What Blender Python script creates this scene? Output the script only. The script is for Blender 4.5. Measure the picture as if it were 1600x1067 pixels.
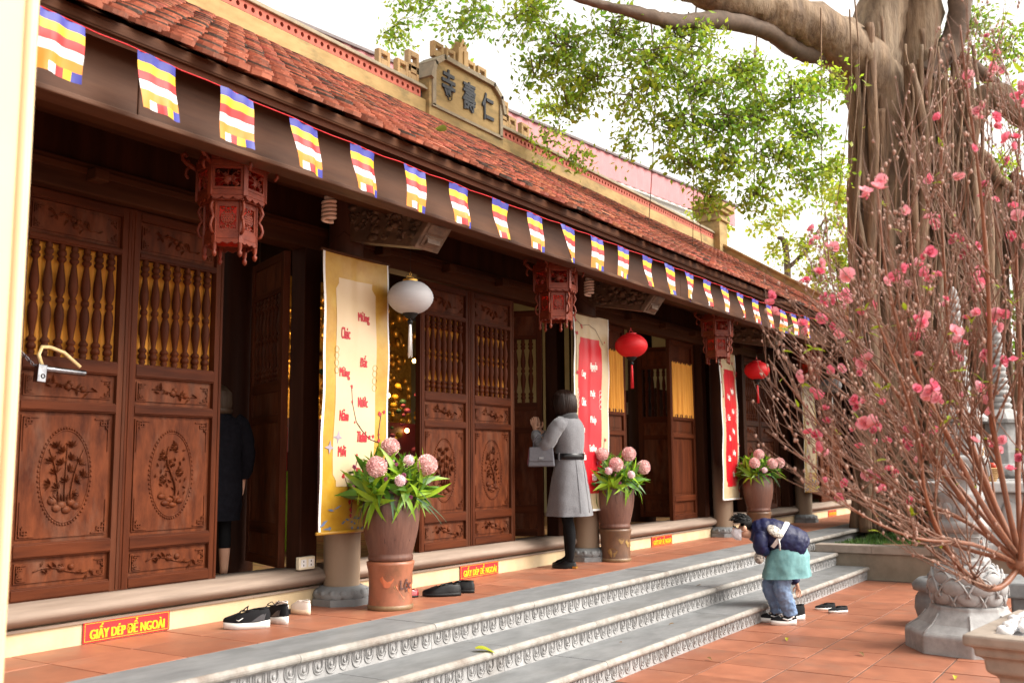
import bpy, bmesh, math, random
from mathutils import Matrix, Vector, Euler
import numpy as np
S = bpy.context.scene
for o in list(bpy.data.objects): bpy.data.objects.remove(o)
COL = S.collection
rad = math.radians; PI = math.pi
# ---------------------------------------------------------------- camera
CAM = Vector((0, 0, 1.40))
CR = Vector((0.54658024, -0.83737791, -0.00694792)); CU = Vector((-0.09813843, -0.07229309, 0.99254348)); CF = Vector((0.83163627, 0.54182279, 0.12169293))
cd = bpy.data.cameras.new('camera'); cam = bpy.data.objects.new('camera', cd); COL.objects.link(cam)
cam.matrix_world = Matrix(((CR.x, CU.x, -CF.x, CAM.x), (CR.y, CU.y, -CF.y, CAM.y), (CR.z, CU.z, -CF.z, CAM.z), (0, 0, 0, 1)))
cd.sensor_width = 36; cd.lens = 35; cd.clip_start = .05; cd.clip_end = 500
cd.dof.use_dof = True; cd.dof.focus_distance = 7.6; cd.dof.aperture_fstop = 3.2
S.camera = cam
# ---------------------------------------------------------------- overcast sky and soft sun
SUN_EL, SUN_AZ = 43, 160      # degrees; azimuth the light comes from, clockwise from +Y
W = bpy.data.worlds.new('World'); S.world = W; W.use_nodes = True
nt = W.node_tree; nt.nodes.clear()
wo = nt.nodes.new('ShaderNodeOutputWorld'); bg = nt.nodes.new('ShaderNodeBackground')
sky = nt.nodes.new('ShaderNodeTexSky'); sky.sky_type = 'NISHITA'; sky.sun_disc = False
sky.sun_elevation = rad(SUN_EL); sky.sun_rotation = rad(SUN_AZ); sky.air_density = 1.0; sky.dust_density = 2.0; sky.ozone_density = 1.0
hs = nt.nodes.new('ShaderNodeHueSaturation'); hs.inputs['Saturation'].default_value = .12      # cloud cover: the blue is gone
nt.links.new(sky.outputs[0], hs.inputs['Color']); wb = nt.nodes.new('ShaderNodeMix'); wb.data_type = 'RGBA'; wb.blend_type = 'MULTIPLY'; wb.inputs['Factor'].default_value = 1; wb.inputs['B'].default_value = (1, .95, .87, 1); nt.links.new(hs.outputs[0], wb.inputs['A']); nt.links.new(wb.outputs['Result'], bg.inputs['Color']); bg.inputs['Strength'].default_value = .125
nt.links.new(bg.outputs[0], wo.inputs[0])
sl = bpy.data.lights.new('sun', 'SUN'); sl.energy = 1.5; sl.angle = rad(36); sl.color = (1, .95, .87)
so = bpy.data.objects.new('sun', sl); COL.objects.link(so)
_d = Vector((math.sin(rad(SUN_AZ)) * math.cos(rad(SUN_EL)), math.cos(rad(SUN_AZ)) * math.cos(rad(SUN_EL)), math.sin(rad(SUN_EL))))
so.rotation_euler = (-_d).to_track_quat('-Z', 'Y').to_euler(); so.location = _d * 60
V = S.view_settings; V.view_transform = 'Standard'; V.look = 'None'; V.gamma = 1; V.use_curve_mapping = False; V.exposure = 1.85
S.render.engine = 'CYCLES'; cy = S.cycles; cy.use_denoising = True; cy.denoiser = 'OPENIMAGEDENOISE'
cy.max_bounces = 8; cy.diffuse_bounces = 3; cy.glossy_bounces = 3; cy.transparent_max_bounces = 12; cy.caustics_reflective = False; cy.caustics_refractive = False
cy.sample_clamp_indirect = 6
# ---------------------------------------------------------------- helpers
def at(px, py, d):                       # point seen at photograph pixel px,py at depth d metres
    return CAM + (CF * 1555 + CR * (px - 800) - CU * (py - 533.5)) * (d / 1555)
class MB:
    def __init__(s): s.v = []; s.f = []; s.m = []; s.sm = []; s.X = Matrix(); s.st = []
    def push(s, m): s.st.append(s.X); s.X = s.X @ m; return s
    def pop(s): s.X = s.st.pop(); return s
    def add(s, vs, fs, mi=0, sm=False):
        n = len(s.v); X = s.X
        s.v.extend([tuple(X @ Vector(p)) for p in vs]); s.f.extend([tuple(i + n for i in f) for f in fs]); s.m.extend([mi] * len(fs)); s.sm.extend([sm] * len(fs))
    def box(s, x0, x1, y0, y1, z0, z1, mi=0):
        s.add([(x0, y0, z0), (x1, y0, z0), (x1, y1, z0), (x0, y1, z0), (x0, y0, z1), (x1, y0, z1), (x1, y1, z1), (x0, y1, z1)],
              [(0, 3, 2, 1), (4, 5, 6, 7), (0, 1, 5, 4), (1, 2, 6, 5), (2, 3, 7, 6), (3, 0, 4, 7)], mi)
    def cbox(s, c, d, mi=0): s.box(c[0] - d[0] / 2, c[0] + d[0] / 2, c[1] - d[1] / 2, c[1] + d[1] / 2, c[2] - d[2] / 2, c[2] + d[2] / 2, mi)
    def lathe(s, prof, n=16, mi=0, sm=True, capb=True, capt=True, squash=1.0, phase=0.0, wob=None):
        vs = []; fs = []
        for (r, z) in prof:
            for k in range(n):
                a = 2 * PI * k / n + phase; q = r * (wob(a, z) if wob else 1)
                vs.append((q * math.cos(a), q * math.sin(a) * squash, z))
        m = len(prof)
        for i in range(m - 1):
            for k in range(n):
                k2 = (k + 1) % n; fs.append((i * n + k, i * n + k2, (i + 1) * n + k2, (i + 1) * n + k))
        s.add(vs, fs, mi, sm)
        if capb: s.add(vs[:n], [tuple(range(n - 1, -1, -1))], mi)
        if capt: s.add(vs[-n:], [tuple(range(n))], mi)
    def tube(s, pts, r, n=6, mi=0, sm=True, cap=True):
        P = [Vector(p) for p in pts]; R = r if isinstance(r, (list, tuple)) else [r] * len(P)
        vs = []; fs = []; u = None
        for i, p in enumerate(P):
            t = (P[min(i + 1, len(P) - 1)] - P[max(i - 1, 0)])
            if t.length < 1e-9: t = Vector((0, 0, 1))
            t.normalize()
            if u is None: u = t.cross(Vector((0, 0, 1)) if abs(t.z) < .9 else Vector((1, 0, 0)))
            else: u = u - t * u.dot(t)
            if u.length < 1e-6: u = t.orthogonal()
            u.normalize(); w = t.cross(u)
            for k in range(n):
                a = 2 * PI * k / n; vs.append(p + (u * math.cos(a) + w * math.sin(a)) * R[i])
        for i in range(len(P) - 1):
            for k in range(n):
                k2 = (k + 1) % n; fs.append((i * n + k, i * n + k2, (i + 1) * n + k2, (i + 1) * n + k))
        if cap: fs.append(tuple(range(n - 1, -1, -1))); fs.append(tuple((len(P) - 1) * n + k for k in range(n)))
        s.add(vs, fs, mi, sm)
    def prism(s, poly, y0, y1, mi=0):     # polygon in xz, extruded along y
        n = len(poly); vs = [(x, y0, z) for x, z in poly] + [(x, y1, z) for x, z in poly]
        fs = [tuple(range(n)), tuple(range(2 * n - 1, n - 1, -1))] + [(i, i + n, (i + 1) % n + n, (i + 1) % n) for i in range(n)]
        s.add(vs, fs, mi)
    def sph(s, c, r, n=10, k=6, mi=0, sm=True):
        r = r if isinstance(r, (list, tuple)) else (r, r, r); vs = [(c[0], c[1], c[2] - r[2])]; fs = []
        for i in range(1, k):
            b = -PI / 2 + PI * i / k
            for j in range(n):
                a = 2 * PI * j / n; vs.append((c[0] + r[0] * math.cos(b) * math.cos(a), c[1] + r[1] * math.cos(b) * math.sin(a), c[2] + r[2] * math.sin(b)))
        vs.append((c[0], c[1], c[2] + r[2])); L = len(vs) - 1
        for j in range(n):
            j2 = (j + 1) % n; fs.append((0, 1 + j2, 1 + j)); fs.append((L, L - n + j, L - n + j2))
            for i in range(k - 2): fs.append((1 + i * n + j, 1 + i * n + j2, 1 + (i + 1) * n + j2, 1 + (i + 1) * n + j))
        s.add(vs, fs, mi, sm)
    def loft(s, rings, mi=0, sm=True, cap=True, closed=True):
        n = len(rings[0]); vs = [p for r in rings for p in r]; fs = []
        for i in range(len(rings) - 1):
            for k in range(n if closed else n - 1):
                k2 = (k + 1) % n; fs.append((i * n + k, i * n + k2, (i + 1) * n + k2, (i + 1) * n + k))
        if cap and closed: fs.append(tuple(range(n - 1, -1, -1))); fs.append(tuple((len(rings) - 1) * n + k for k in range(n)))
        s.add(vs, fs, mi, sm)
    def mesh(s, name):
        me = bpy.data.meshes.new(name); me.from_pydata(s.v, [], s.f)
        me.polygons.foreach_set('material_index', s.m); me.polygons.foreach_set('use_smooth', s.sm); me.update(); return me
def T(x, y, z): return Matrix.Translation((x, y, z))
def RZ(a): return Matrix.Rotation(a, 4, 'Z')
def RX(a): return Matrix.Rotation(a, 4, 'X')
def RY(a): return Matrix.Rotation(a, 4, 'Y')
def SC(x, y, z): return Matrix.Diagonal((x, y, z, 1))
def wmat(o):
    m = Matrix.LocRotScale(o.location, o.rotation_euler, o.scale)
    return (wmat(o.parent) @ o.matrix_parent_inverse @ m) if o.parent else m
def tag(o, label=None, cat=None, group=None, kind=None):
    if label: o['label'] = label
    if cat: o['category'] = cat
    if group: o['group'] = group
    if kind: o['kind'] = kind
    return o
def obj(name, mb, mats, parent=None, bevel=0, local=False, loc=None, rot=None, kind=None):
    me = mb if isinstance(mb, bpy.types.Mesh) else mb.mesh(name)
    if len(me.materials) == 0:
        for m in (mats if isinstance(mats, (list, tuple)) else [mats]): me.materials.append(m)
    o = bpy.data.objects.new(name, me); COL.objects.link(o)
    if loc is not None: o.location = loc
    if rot is not None: o.rotation_euler = rot
    if parent:
        o.parent = parent
        if not local: o.matrix_parent_inverse = wmat(parent).inverted()
    if bevel:
        b = o.modifiers.new('bevel', 'BEVEL'); b.width = bevel; b.segments = 2; b.limit_method = 'ANGLE'; b.angle_limit = rad(35)
    if kind: o['kind'] = kind
    return o
def thing(name, label, cat, loc=(0, 0, 0), rz=0, group=None):
    o = bpy.data.objects.new(name, None); COL.objects.link(o); o.location = loc; o.rotation_euler = (0, 0, rz); o.empty_display_size = .1
    return tag(o, label, cat, group)
def dup(root, loc, rz=None, label=None, parent=None):
    def rec(s, p):
        c = s.copy(); COL.objects.link(c)
        if p: c.parent = p
        for ch in s.children: rec(ch, c)
        return c
    r = rec(root, parent); r.location = loc
    if rz is not None: r.rotation_euler = (0, 0, rz)
    if label: r['label'] = label
    return r
def cloth(o, strength=.014, size=.09, levels=2):      # creases in cloth: subdivide, then push by a procedural cloud texture
    s = o.modifiers.new('subdivide', 'SUBSURF'); s.levels = levels; s.render_levels = levels
    tx = bpy.data.textures.new('creases', 'CLOUDS'); tx.noise_scale = size; tx.noise_depth = 3
    d = o.modifiers.new('creases', 'DISPLACE'); d.texture = tx; d.strength = strength; d.mid_level = .5; d.texture_coords = 'LOCAL'
    return o
# ---------------------------------------------------------------- materials (all procedural)
MT = {}
def mat(name, c1, c2=None, rough=.6, scale=8, stretch=(1, 1, 1), bump=0, stain=None, stain_scale=1.2, stain_amt=.5, metal=0, spec=.5, vary=.0, trans=0, emit=None, sheen=0, coat=0, bscale=None, detail=5):
    m = bpy.data.materials.new(name); m.use_nodes = True; MT[name] = m
    n = m.node_tree.nodes; L = m.node_tree.links; b = n['Principled BSDF']
    b.inputs['Roughness'].default_value = rough; b.inputs['Metallic'].default_value = metal; b.inputs['Specular IOR Level'].default_value = spec
    if coat: b.inputs['Coat Weight'].default_value = coat; b.inputs['Coat Roughness'].default_value = .2
    if sheen: b.inputs['Sheen Weight'].default_value = sheen
    if c2 is None: c2 = tuple(x * .8 for x in c1)
    tc = n.new('ShaderNodeTexCoord'); mp = n.new('ShaderNodeMapping'); mp.inputs['Scale'].default_value = stretch
    oi = n.new('ShaderNodeObjectInfo'); mu = n.new('ShaderNodeVectorMath'); mu.operation = 'SCALE'; mu.inputs[0].default_value = (7.3, 5.1, 9.7)
    L.new(oi.outputs['Random'], mu.inputs['Scale']); L.new(mu.outputs[0], mp.inputs['Location']); L.new(tc.outputs['Object'], mp.inputs['Vector'])
    nz = n.new('ShaderNodeTexNoise'); nz.inputs['Scale'].default_value = scale; nz.inputs['Detail'].default_value = detail; nz.inputs['Roughness'].default_value = .62
    L.new(mp.outputs[0], nz.inputs['Vector'])
    rp = n.new('ShaderNodeValToRGB'); rp.color_ramp.elements[0].position = .32; rp.color_ramp.elements[1].position = .68
    rp.color_ramp.elements[0].color = (*c2, 1); rp.color_ramp.elements[1].color = (*c1, 1)
    L.new(nz.outputs['Fac'], rp.inputs['Fac']); col = rp.outputs['Color']
    if stain:
        n2 = n.new('ShaderNodeTexNoise'); n2.inputs['Scale'].default_value = stain_scale; n2.inputs['Detail'].default_value = 8; n2.inputs['Roughness'].default_value = .7
        L.new(mp.outputs[0], n2.inputs['Vector'])
        r2 = n.new('ShaderNodeValToRGB'); r2.color_ramp.elements[0].position = .5; r2.color_ramp.elements[1].position = .72
        r2.color_ramp.elements[0].color = (0, 0, 0, 1); r2.color_ramp.elements[1].color = (stain_amt,) * 3 + (1,)
        L.new(n2.outputs['Fac'], r2.inputs['Fac'])
        mx = n.new('ShaderNodeMix'); mx.data_type = 'RGBA'; L.new(r2.outputs['Color'], mx.inputs['Factor']); L.new(col, mx.inputs['A']); mx.inputs['B'].default_value = (*stain, 1); col = mx.outputs['Result']
    if vary:
        hv = n.new('ShaderNodeHueSaturation'); mr = n.new('ShaderNodeMapRange'); mr.inputs['To Min'].default_value = 1 - vary; mr.inputs['To Max'].default_value = 1 + vary
        L.new(oi.outputs['Random'], mr.inputs['Value']); L.new(mr.outputs[0], hv.inputs['Value']); L.new(col, hv.inputs['Color']); col = hv.outputs['Color']
    L.new(col, b.inputs['Base Color'])
    if bump:
        bp = n.new('ShaderNodeBump'); bp.inputs['Strength'].default_value = min(1, bump); bp.inputs['Distance'].default_value = .01
        nb = nz
        if bscale:
            nb = n.new('ShaderNodeTexNoise'); nb.inputs['Scale'].default_value = bscale; nb.inputs['Detail'].default_value = 6; L.new(mp.outputs[0], nb.inputs['Vector'])
        L.new(nb.outputs['Fac'], bp.inputs['Height']); L.new(bp.outputs[0], b.inputs['Normal'])
    if trans:
        tr = n.new('ShaderNodeBsdfTranslucent'); L.new(col, tr.inputs['Color']); ms = n.new('ShaderNodeMixShader'); ms.inputs[0].default_value = trans
        out = n['Material Output']; L.new(b.outputs[0], ms.inputs[1]); L.new(tr.outputs[0], ms.inputs[2]); L.new(ms.outputs[0], out.inputs['Surface'])
    if emit: b.inputs['Emission Color'].default_value = (*emit[0], 1); b.inputs['Emission Strength'].default_value = emit[1]
    return m
def island_vary(m, lo, hi, hue=.03):      # each leaf or tile of a joined mesh gets its own shade
    n = m.node_tree.nodes; L = m.node_tree.links; b = n['Principled BSDF']
    src = b.inputs['Base Color'].links[0].from_socket; dst = [l.to_socket for l in list(src.links)]
    g = n.new('ShaderNodeNewGeometry'); hv = n.new('ShaderNodeHueSaturation'); mr = n.new('ShaderNodeMapRange'); mr.inputs['To Min'].default_value = lo; mr.inputs['To Max'].default_value = hi
    m2 = n.new('ShaderNodeMapRange'); m2.inputs['To Min'].default_value = .5 - hue; m2.inputs['To Max'].default_value = .5 + hue
    mm = n.new('ShaderNodeMath'); mm.operation = 'MULTIPLY'; mm.inputs[1].default_value = 17.3; fr = n.new('ShaderNodeMath'); fr.operation = 'FRACT'
    L.new(g.outputs['Random Per Island'], mr.inputs['Value']); L.new(g.outputs['Random Per Island'], mm.inputs[0]); L.new(mm.outputs[0], fr.inputs[0]); L.new(fr.outputs[0], m2.inputs['Value'])
    L.new(mr.outputs[0], hv.inputs['Value']); L.new(m2.outputs[0], hv.inputs['Hue']); L.new(src, hv.inputs['Color'])
    for d in dst: L.new(hv.outputs[0], d)
    return m
GR = (1, 1, .12)                          # grain runs up the wood
wood = mat('door_wood', (.098, .025, .009), (.038, .0095, .004), .5, 14, (1, 1, .1), .25, (.13, .07, .045), 2.5, .35, spec=.08)
wood_h = mat('rail_wood', (.098, .025, .009), (.038, .0095, .004), .5, 14, (.1, 1, 1), .25, spec=.08)
wood_dark = mat('dark_wood', (.042, .014, .007), (.020, .007, .004), .55, 10, (1, 1, .12), .25, spec=.08)
wood_beam = mat('beam_wood', (.080, .030, .014), (.038, .014, .007), .6, 9, (.1, 1, 1), .3, (.11, .055, .03), 1.5, .5, spec=.08)
wood_grey = mat('weathered_wood', (.30, .225, .175), (.17, .12, .09), .75, 12, (.1, 1, 1), .35, (.13, .09, .07), 2, .6)
wood_red = mat('lantern_wood', (.185, .030, .010), (.10, .015, .006), .5, 20, (1, 1, 1), .15, spec=.3)
carve = mat('carved_wood', (.135, .037, .014), (.052, .0135, .006), .5, 18, (1, 1, .3), .25, (.19, .115, .08), 5, .35, spec=.08)
stone = mat('grey_stone', (.215, .22, .225), (.14, .145, .15), .65, 9, (.4, 1, 1), .2, (.10, .10, .095), 2.6, .6)
stone_nose = mat('nosing_stone', (.35, .33, .30), (.22, .205, .185), .7, 14, (1, 1, 1), .3, (.13, .085, .06), 4.5, .75)
stone_lt = mat('pale_stone', (.36, .355, .355), (.25, .245, .245), .8, 12, (1, 1, 1), .3, (.20, .18, .165), 2.5, .7)
stone_warm = mat('warm_stone', (.36, .30, .25), (.24, .20, .165), .8, 12, (1, 1, 1), .3, (.22, .17, .14), 3, .6)
terra = mat('terracotta_paving', (.335, .125, .068), (.235, .082, .045), .5, 5, (1, 1, 1), .12, (.20, .115, .08), 2.6, .55, vary=.16)
grout = mat('grout', (.115, .078, .058), (.075, .05, .038), .9, 30)
rooft = mat('roof_tile', (.42, .135, .075), (.24, .072, .04), .8, 7, (1, 1, 1), .3, (.05, .034, .028), 3.2, .9, vary=.25)
roofs = island_vary(mat('roof_tile_field', (.41, .132, .074), (.25, .076, .043), .8, 4, (1, 1, 1), .3, (.05, .034, .027), 1.9, .95), .55, 1.3, .012)
ochre = mat('ochre_plaster', (.38, .255, .105), (.25, .165, .062), .85, 5, (.6, 1, 1.6), .2, (.10, .082, .036), 2.0, 1)
ochre_lt = mat('ochre_trim', (.44, .28, .13), (.31, .19, .085), .85, 6, (1, 1, 1), .2, (.24, .19, .13), 2.5, .6)
ridge_red = mat('openwork_terracotta', (.42, .105, .065), (.28, .07, .045), .8, 10, bump=.2)
cap_grey = mat('ridge_cap', (.30, .245, .17), (.19, .155, .11), .85, 6, bump=.3)
cream = mat('cream_plaster', (.60, .47, .29), (.50, .38, .22), .85, 5, (1, 1, 1), .15, (.46, .37, .27), 3, .5)
pillar_cream = mat('pillar_paint', (.64, .49, .29), (.61, .46, .27), .7, 3)
ink = mat('ink', (.02, .022, .03), (.03, .035, .045), .7, 20)
blk = mat('black_rubber', (.007, .007, .008), (.005, .005, .005), .6, 20, spec=.3)
white = mat('white_paint', (.8, .8, .79), (.72, .72, .71), .5, 6)
gold = mat('gilt', (.75, .45, .10), (.45, .22, .04), .35, 20, metal=.8, bump=.5)
red_cloth = mat('red_cloth', (.62, .012, .02), (.5, .008, .014), .6, 30, bump=.1)
# ---------------------------------------------------------------- lettering as meshes
def text_mb(txt, h, depth=.002, fat=0, sx=1.0, width=None, copies=0):
    c = bpy.data.curves.new('t', 'FONT'); c.body = txt; c.size = 1; c.extrude = .01; c.offset = fat; c.align_x = 'LEFT'; c.resolution_u = 3
    o = bpy.data.objects.new('t', c); COL.objects.link(o)
    dg = bpy.context.evaluated_depsgraph_get(); me = bpy.data.meshes.new_from_object(o.evaluated_get(dg))
    v = np.array([tuple(p.co) for p in me.vertices]); f = [tuple(p.vertices) for p in me.polygons]
    bpy.data.objects.remove(o); bpy.data.curves.remove(c); bpy.data.meshes.remove(me)
    lo = v.min(0); hi = v.max(0); k = h / (hi[1] - lo[1]); kx = k * sx if width is None else width / (hi[0] - lo[0])
    m = MB(); m.v = [((p[0] - (lo[0] + hi[0]) / 2) * kx, -(p[2] - lo[2]) * depth / .02, (p[1] - lo[1]) * k) for p in v]; m.f = f; m.m = [0] * len(f); m.sm = [False] * len(f)
    if copies:
        v0, f0 = list(m.v), list(m.f); 
        for q in range(1, 3):
            n0 = len(m.v); dx = copies * (1 if q == 1 else -1); m.v += [(p[0] + dx, p[1] - .00025 * q, p[2] + .0 * q) for p in v0]; m.f += [tuple(i + n0 for i in f) for f in f0]
        m.m = [0] * len(m.f); m.sm = [False] * len(m.f)
    return m                               # centred in x, base at z = 0, faces -y
TXT = {}
for w_ in ('GIẤY DÉP ĐỂ NGOÀI',): TXT[w_] = text_mb(w_, .08, .003, 0, width=.48, copies=.004)
for w_, h_, ww in (('Chúc', .07, .085), ('Mừng', .078, .10), ('Năm', .07, .085), ('Mới', .068, .075), ('Đất', .072, .06), ('Nước', .068, .085), ('Thanh', .066, .085), ('Bình', .066, .065),
                   ('Cung', .075, .075), ('Tân', .062, .055), ('Nguyện', .082, .11), ('Phật', .07, .075), ('Pháp', .075, .09), ('Trường', .08, .115), ('Tồn', .075, .07), ('Xuân', .065, .08)):
    TXT[w_] = text_mb(w_, h_ * 1.15, .0012, 0, width=ww * 1.05, copies=.003)
for w_ in '寺壽仁': TXT[w_] = text_mb(w_, .42 if w_ != '仁' else .40, .02, .018, sx=.72)
TXT['Lộc'] = text_mb('Lộc', .10, .004, .012, sx=.9)
# ---------------------------------------------------------------- ground, steps, terrace
TZ = .45
R0 = random.Random(5)
m = MB(); m.add([(-60, -60, -.03), (120, -60, -.03), (120, 120, -.03), (-60, 120, -.03)], [(0, 1, 2, 3)])
tag(obj('ground', m, mat('far_ground', (.25, .2, .16), (.18, .14, .11), .9, 2)), kind='structure')
m = MB(); m.box(-3, 16, -8, 3.6, -.02, -.004); court = tag(obj('courtyard_paving', m, grout), kind='structure')
ts = .46
tm = MB(); tm.box(-ts / 2 + .005, ts / 2 - .005, -ts / 2 + .005, ts / 2 - .005, -.02, 0); tme = tm.mesh('paving_tile')
for i in range(11, 27):
    for j in range(0, 14):
        x = 1.11 + ts * i; y = 2.93 - ts * j + .03
        if y > 3.1 or x > 12.6: continue
        p = Vector((x, y, 0)) - CAM; dz = p.dot(CF)
        if dz < 2: continue
        u = 800 + 1555 * p.dot(CR) / dz; v = 533 - 1555 * p.dot(CU) / dz
        if u < 880 or u > 1680 or v > 1120: continue
        obj('paving_tile', tme, terra, court, bevel=.003, loc=(x, y, R0.uniform(-.0015, .001)), rot=(R0.gauss(0, .002), R0.gauss(0, .002), 0))
m = MB(); m.box(-3, 12.6, -8.0, .0, -.006, -.002) if False else None
m = MB(); m.box(-3, 5.9, -8, 3.0, -.004, -.0005); m.box(5.9, 16, -8, -3.4, -.004, -.0005); tag(obj('courtyard', m, terra), kind='structure')
X0, X1, XS = -2.0, 21.2, 12.48
# steps: solid core, nosing slabs and carved riser panels
m = MB(); m.box(X0, XS, 3.13, 3.5, -.02, .10); m.box(X0, XS, 3.5, 3.8, -.02, .25); m.box(X0, XS, 3.80, 4.3, -.02, .40)
m.box(XS + .14, X1, 3.80, 4.3, -.02, .40)
steps = tag(obj('stone_steps', m, stone), kind='structure')
def nosing(L, depth, th=.05):             # slab with a rounded front edge, local x 0..L, front edge at y = 0
    m = MB(); n = 7; prof = [(depth, -th), (depth, 0)] + [(.022 - .022 * math.sin(a), -.0 - th / 2 + th / 2 * math.cos(a)) for a in [PI * k / n for k in range(n + 1)]]
    prof[-1] = (.022, -th)
    vs = [(.002, y, z) for y, z in prof] + [(L - .002, y, z) for y, z in prof]; k = len(prof)
    fs = [(i, (i + 1) % k, (i + 1) % k + k, i + k) for i in range(k)]; m.add(vs, fs[:], 0); m.add(vs[:k], [tuple(range(k - 1, -1, -1))]); m.add(vs[k:], [tuple(range(k))])
    for i, f in enumerate(m.f[:k]):
        m.m[i] = 1 if 1 < i < k - 1 else 0
    return m
def riser(L, h, seed=0):                  # panel carved with a row of lotus petals, no two quite alike
    rv = random.Random(seed); m = MB(); m.box(.002, L - .002, 0, .05, 0, h); n = max(3, round(L / .105)); w = L / n
    for k in range(n):
        cx = (k + .5) * w + rv.gauss(0, .004); hs_ = rv.uniform(.9, 1.06)
        for (s, dy) in ((rv.uniform(.92, 1.02), .0), (rv.uniform(.55, .72), .004)):
            pts = [];
            for q in range(13):
                t = q / 12; a = (t - .5) * 2
                pts.append((cx + s * w * .47 * (math.sin(a * PI / 2) * (1 - .25 * abs(a) ** 3)), -.003 - dy, h * (.93 - .80 * hs_ * s * (1 - abs(a) ** 2.2) - .06 * (1 - s))))
            m.tube(pts, rv.uniform(.003, .0045), 4, 0, True, False)
        m.sph((cx, -.003, h * .62), (w * .10, .006, h * rv.uniform(.12, .18)), 6, 4)
    m.box(.002, L - .002, -.005, 0, h * .93, h)
    return m
for (yn, z, dep, x1) in ((3.06, .15, .42, XS), (3.42, .30, .38, XS), (3.74, .45, .43, X1 - .1)):
    L = 1.12; nm = nosing(L, dep).mesh('nosing_slab'); rms = [riser(L, .10, q).mesh('riser_panel') for q in range(5)]
    xs = [3.766 - L * 4 + L * k + (0 if z == .45 else .31 if z == .3 else -.22) for k in range(-1, 24)]
    for x in xs:
        if x < .4 or x > x1: continue
        if x + L > x1:
            a = nosing(x1 - x, dep).mesh('nosing_slab'); b = riser(x1 - x, .10).mesh('riser_panel')
        else: a, b = nm, R0.choice(rms)
        if z == .45 and x > XS: b = None
        s = obj('nosing_slab', a, [stone, stone_nose], steps, loc=(x, yn, z + R0.uniform(-.001, .001)))
        if b: obj('riser_panel', b, stone_lt if z > .1 else stone, steps, loc=(x, yn + .035, z - .15))
m = MB(); m.box(X0, X1, 4.17, 5.0, .36, .442); terr = tag(obj('terrace', m, grout), kind='structure')
for row, (y0, y1) in enumerate(((4.174, 4.62), (4.625, 4.965))):
    tm = MB(); tm.box(.003, .457, 0, y1 - y0, -.02, 0); me = tm.mesh('terrace_tile')
    for k in range(-5, 42):
        x = 2.035 + .46 * k
        if x + .46 > X1: break
        obj('terrace_tile', me, terra, terr, bevel=.003, loc=(x, y0, .45 + R0.uniform(-.001, .001)), rot=(R0.gauss(0, .0015), R0.gauss(0, .0015), 0))
# ---------------------------------------------------------------- the temple
temple = thing('temple', 'long low wooden temple with carved doors and mossy terracotta tile roof', 'temple', (10.8, 5, TZ))
CX = [-1.75, 1.75, 5.27, 8.79, 12.45, 15.9, 19.4]; CY = 4.86
def seg_ranges(): return [(CX[i] + .10, CX[i + 1] - .10) for i in range(6)]
for a, b in seg_ranges():
    m = MB(); m.box(a, b, 4.97, 5.3, .44, .575); obj('plinth', m, cream, temple)
    m = MB(); n = 9
    prof = [(4.985 - .085 * math.sin(PI * k / n) ** .8, .578 + .122 * k / n) for k in range(n + 1)] + [(5.2, .70), (5.2, .578)]
    k = len(prof); vs = [(a, y, z) for y, z in prof] + [(b, y, z) for y, z in prof]
    m.add(vs, [(i, (i + 1) % k, (i + 1) % k + k, i + k) for i in range(k)], 0, True); m.add(vs[:k], [tuple(range(k - 1, -1, -1))]); m.add(vs[k:], [tuple(range(k))])
    m.box(a, b, 4.955, 4.97, .562, .576)
    obj('threshold_beam', m, wood_grey, temple)
wood_col = mat('column_wood', (.085, .034, .02), (.042, .016, .01), .55, 9, (1, 1, .1), .25, spec=.25)
def col_weather(m):                       # feet of the columns bleached by rain splash: a band with its own ragged edge
    n = m.node_tree.nodes; L = m.node_tree.links; b = n['Principled BSDF']; src = b.inputs['Base Color'].links[0].from_socket
    tc = n.new('ShaderNodeTexCoord'); sx = n.new('ShaderNodeSeparateXYZ'); L.new(tc.outputs['Object'], sx.inputs[0])
    nz = n.new('ShaderNodeTexNoise'); nz.inputs['Scale'].default_value = 6; mpn = n.new('ShaderNodeMapping'); mpn.inputs['Scale'].default_value = (1, 1, .15); L.new(tc.outputs['Object'], mpn.inputs[0]); L.new(mpn.outputs[0], nz.inputs['Vector'])
    ad = n.new('ShaderNodeMath'); ad.operation = 'MULTIPLY_ADD'; ad.inputs[1].default_value = .7; L.new(nz.outputs['Fac'], ad.inputs[0]); L.new(sx.outputs['Z'], ad.inputs[2])
    mr = n.new('ShaderNodeMapRange'); mr.inputs['From Min'].default_value = .75; mr.inputs['From Max'].default_value = 1.25; mr.inputs['To Min'].default_value = 1; mr.inputs['To Max'].default_value = 0; L.new(ad.outputs[0], mr.inputs['Value'])
    mx = n.new('ShaderNodeMix'); mx.data_type = 'RGBA'; L.new(mr.outputs[0], mx.inputs['Factor']); L.new(src, mx.inputs['A']); mx.inputs['B'].default_value = (.27, .195, .135, 1); L.new(mx.outputs['Result'], b.inputs['Base Color'])
col_weather(wood_col)
cm = MB(); cm.lathe([(.125, .12), (.132, .8), (.132, 1.6), (.12, 3.0)], 24); cme = cm.mesh('column')
bm_ = MB(); bm_.lathe([(.215, 0), (.215, .045)], 8, 0, False, phase=PI / 8); bm_.lathe([(.195, .045), (.205, .07), (.19, .10), (.145, .125)], 20)
for k in range(16):
    a = 2 * PI * k / 16; bm_.push(RZ(a)); bm_.sph((.186, 0, .075), (.02, .03, .035), 6, 4); bm_.pop()
bme = bm_.mesh('column_base')
for x in CX:
    c = obj('column', cme, wood_col, temple, loc=(x, CY, TZ)); obj('column_base', bme, stone, c, local=True)
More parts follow.
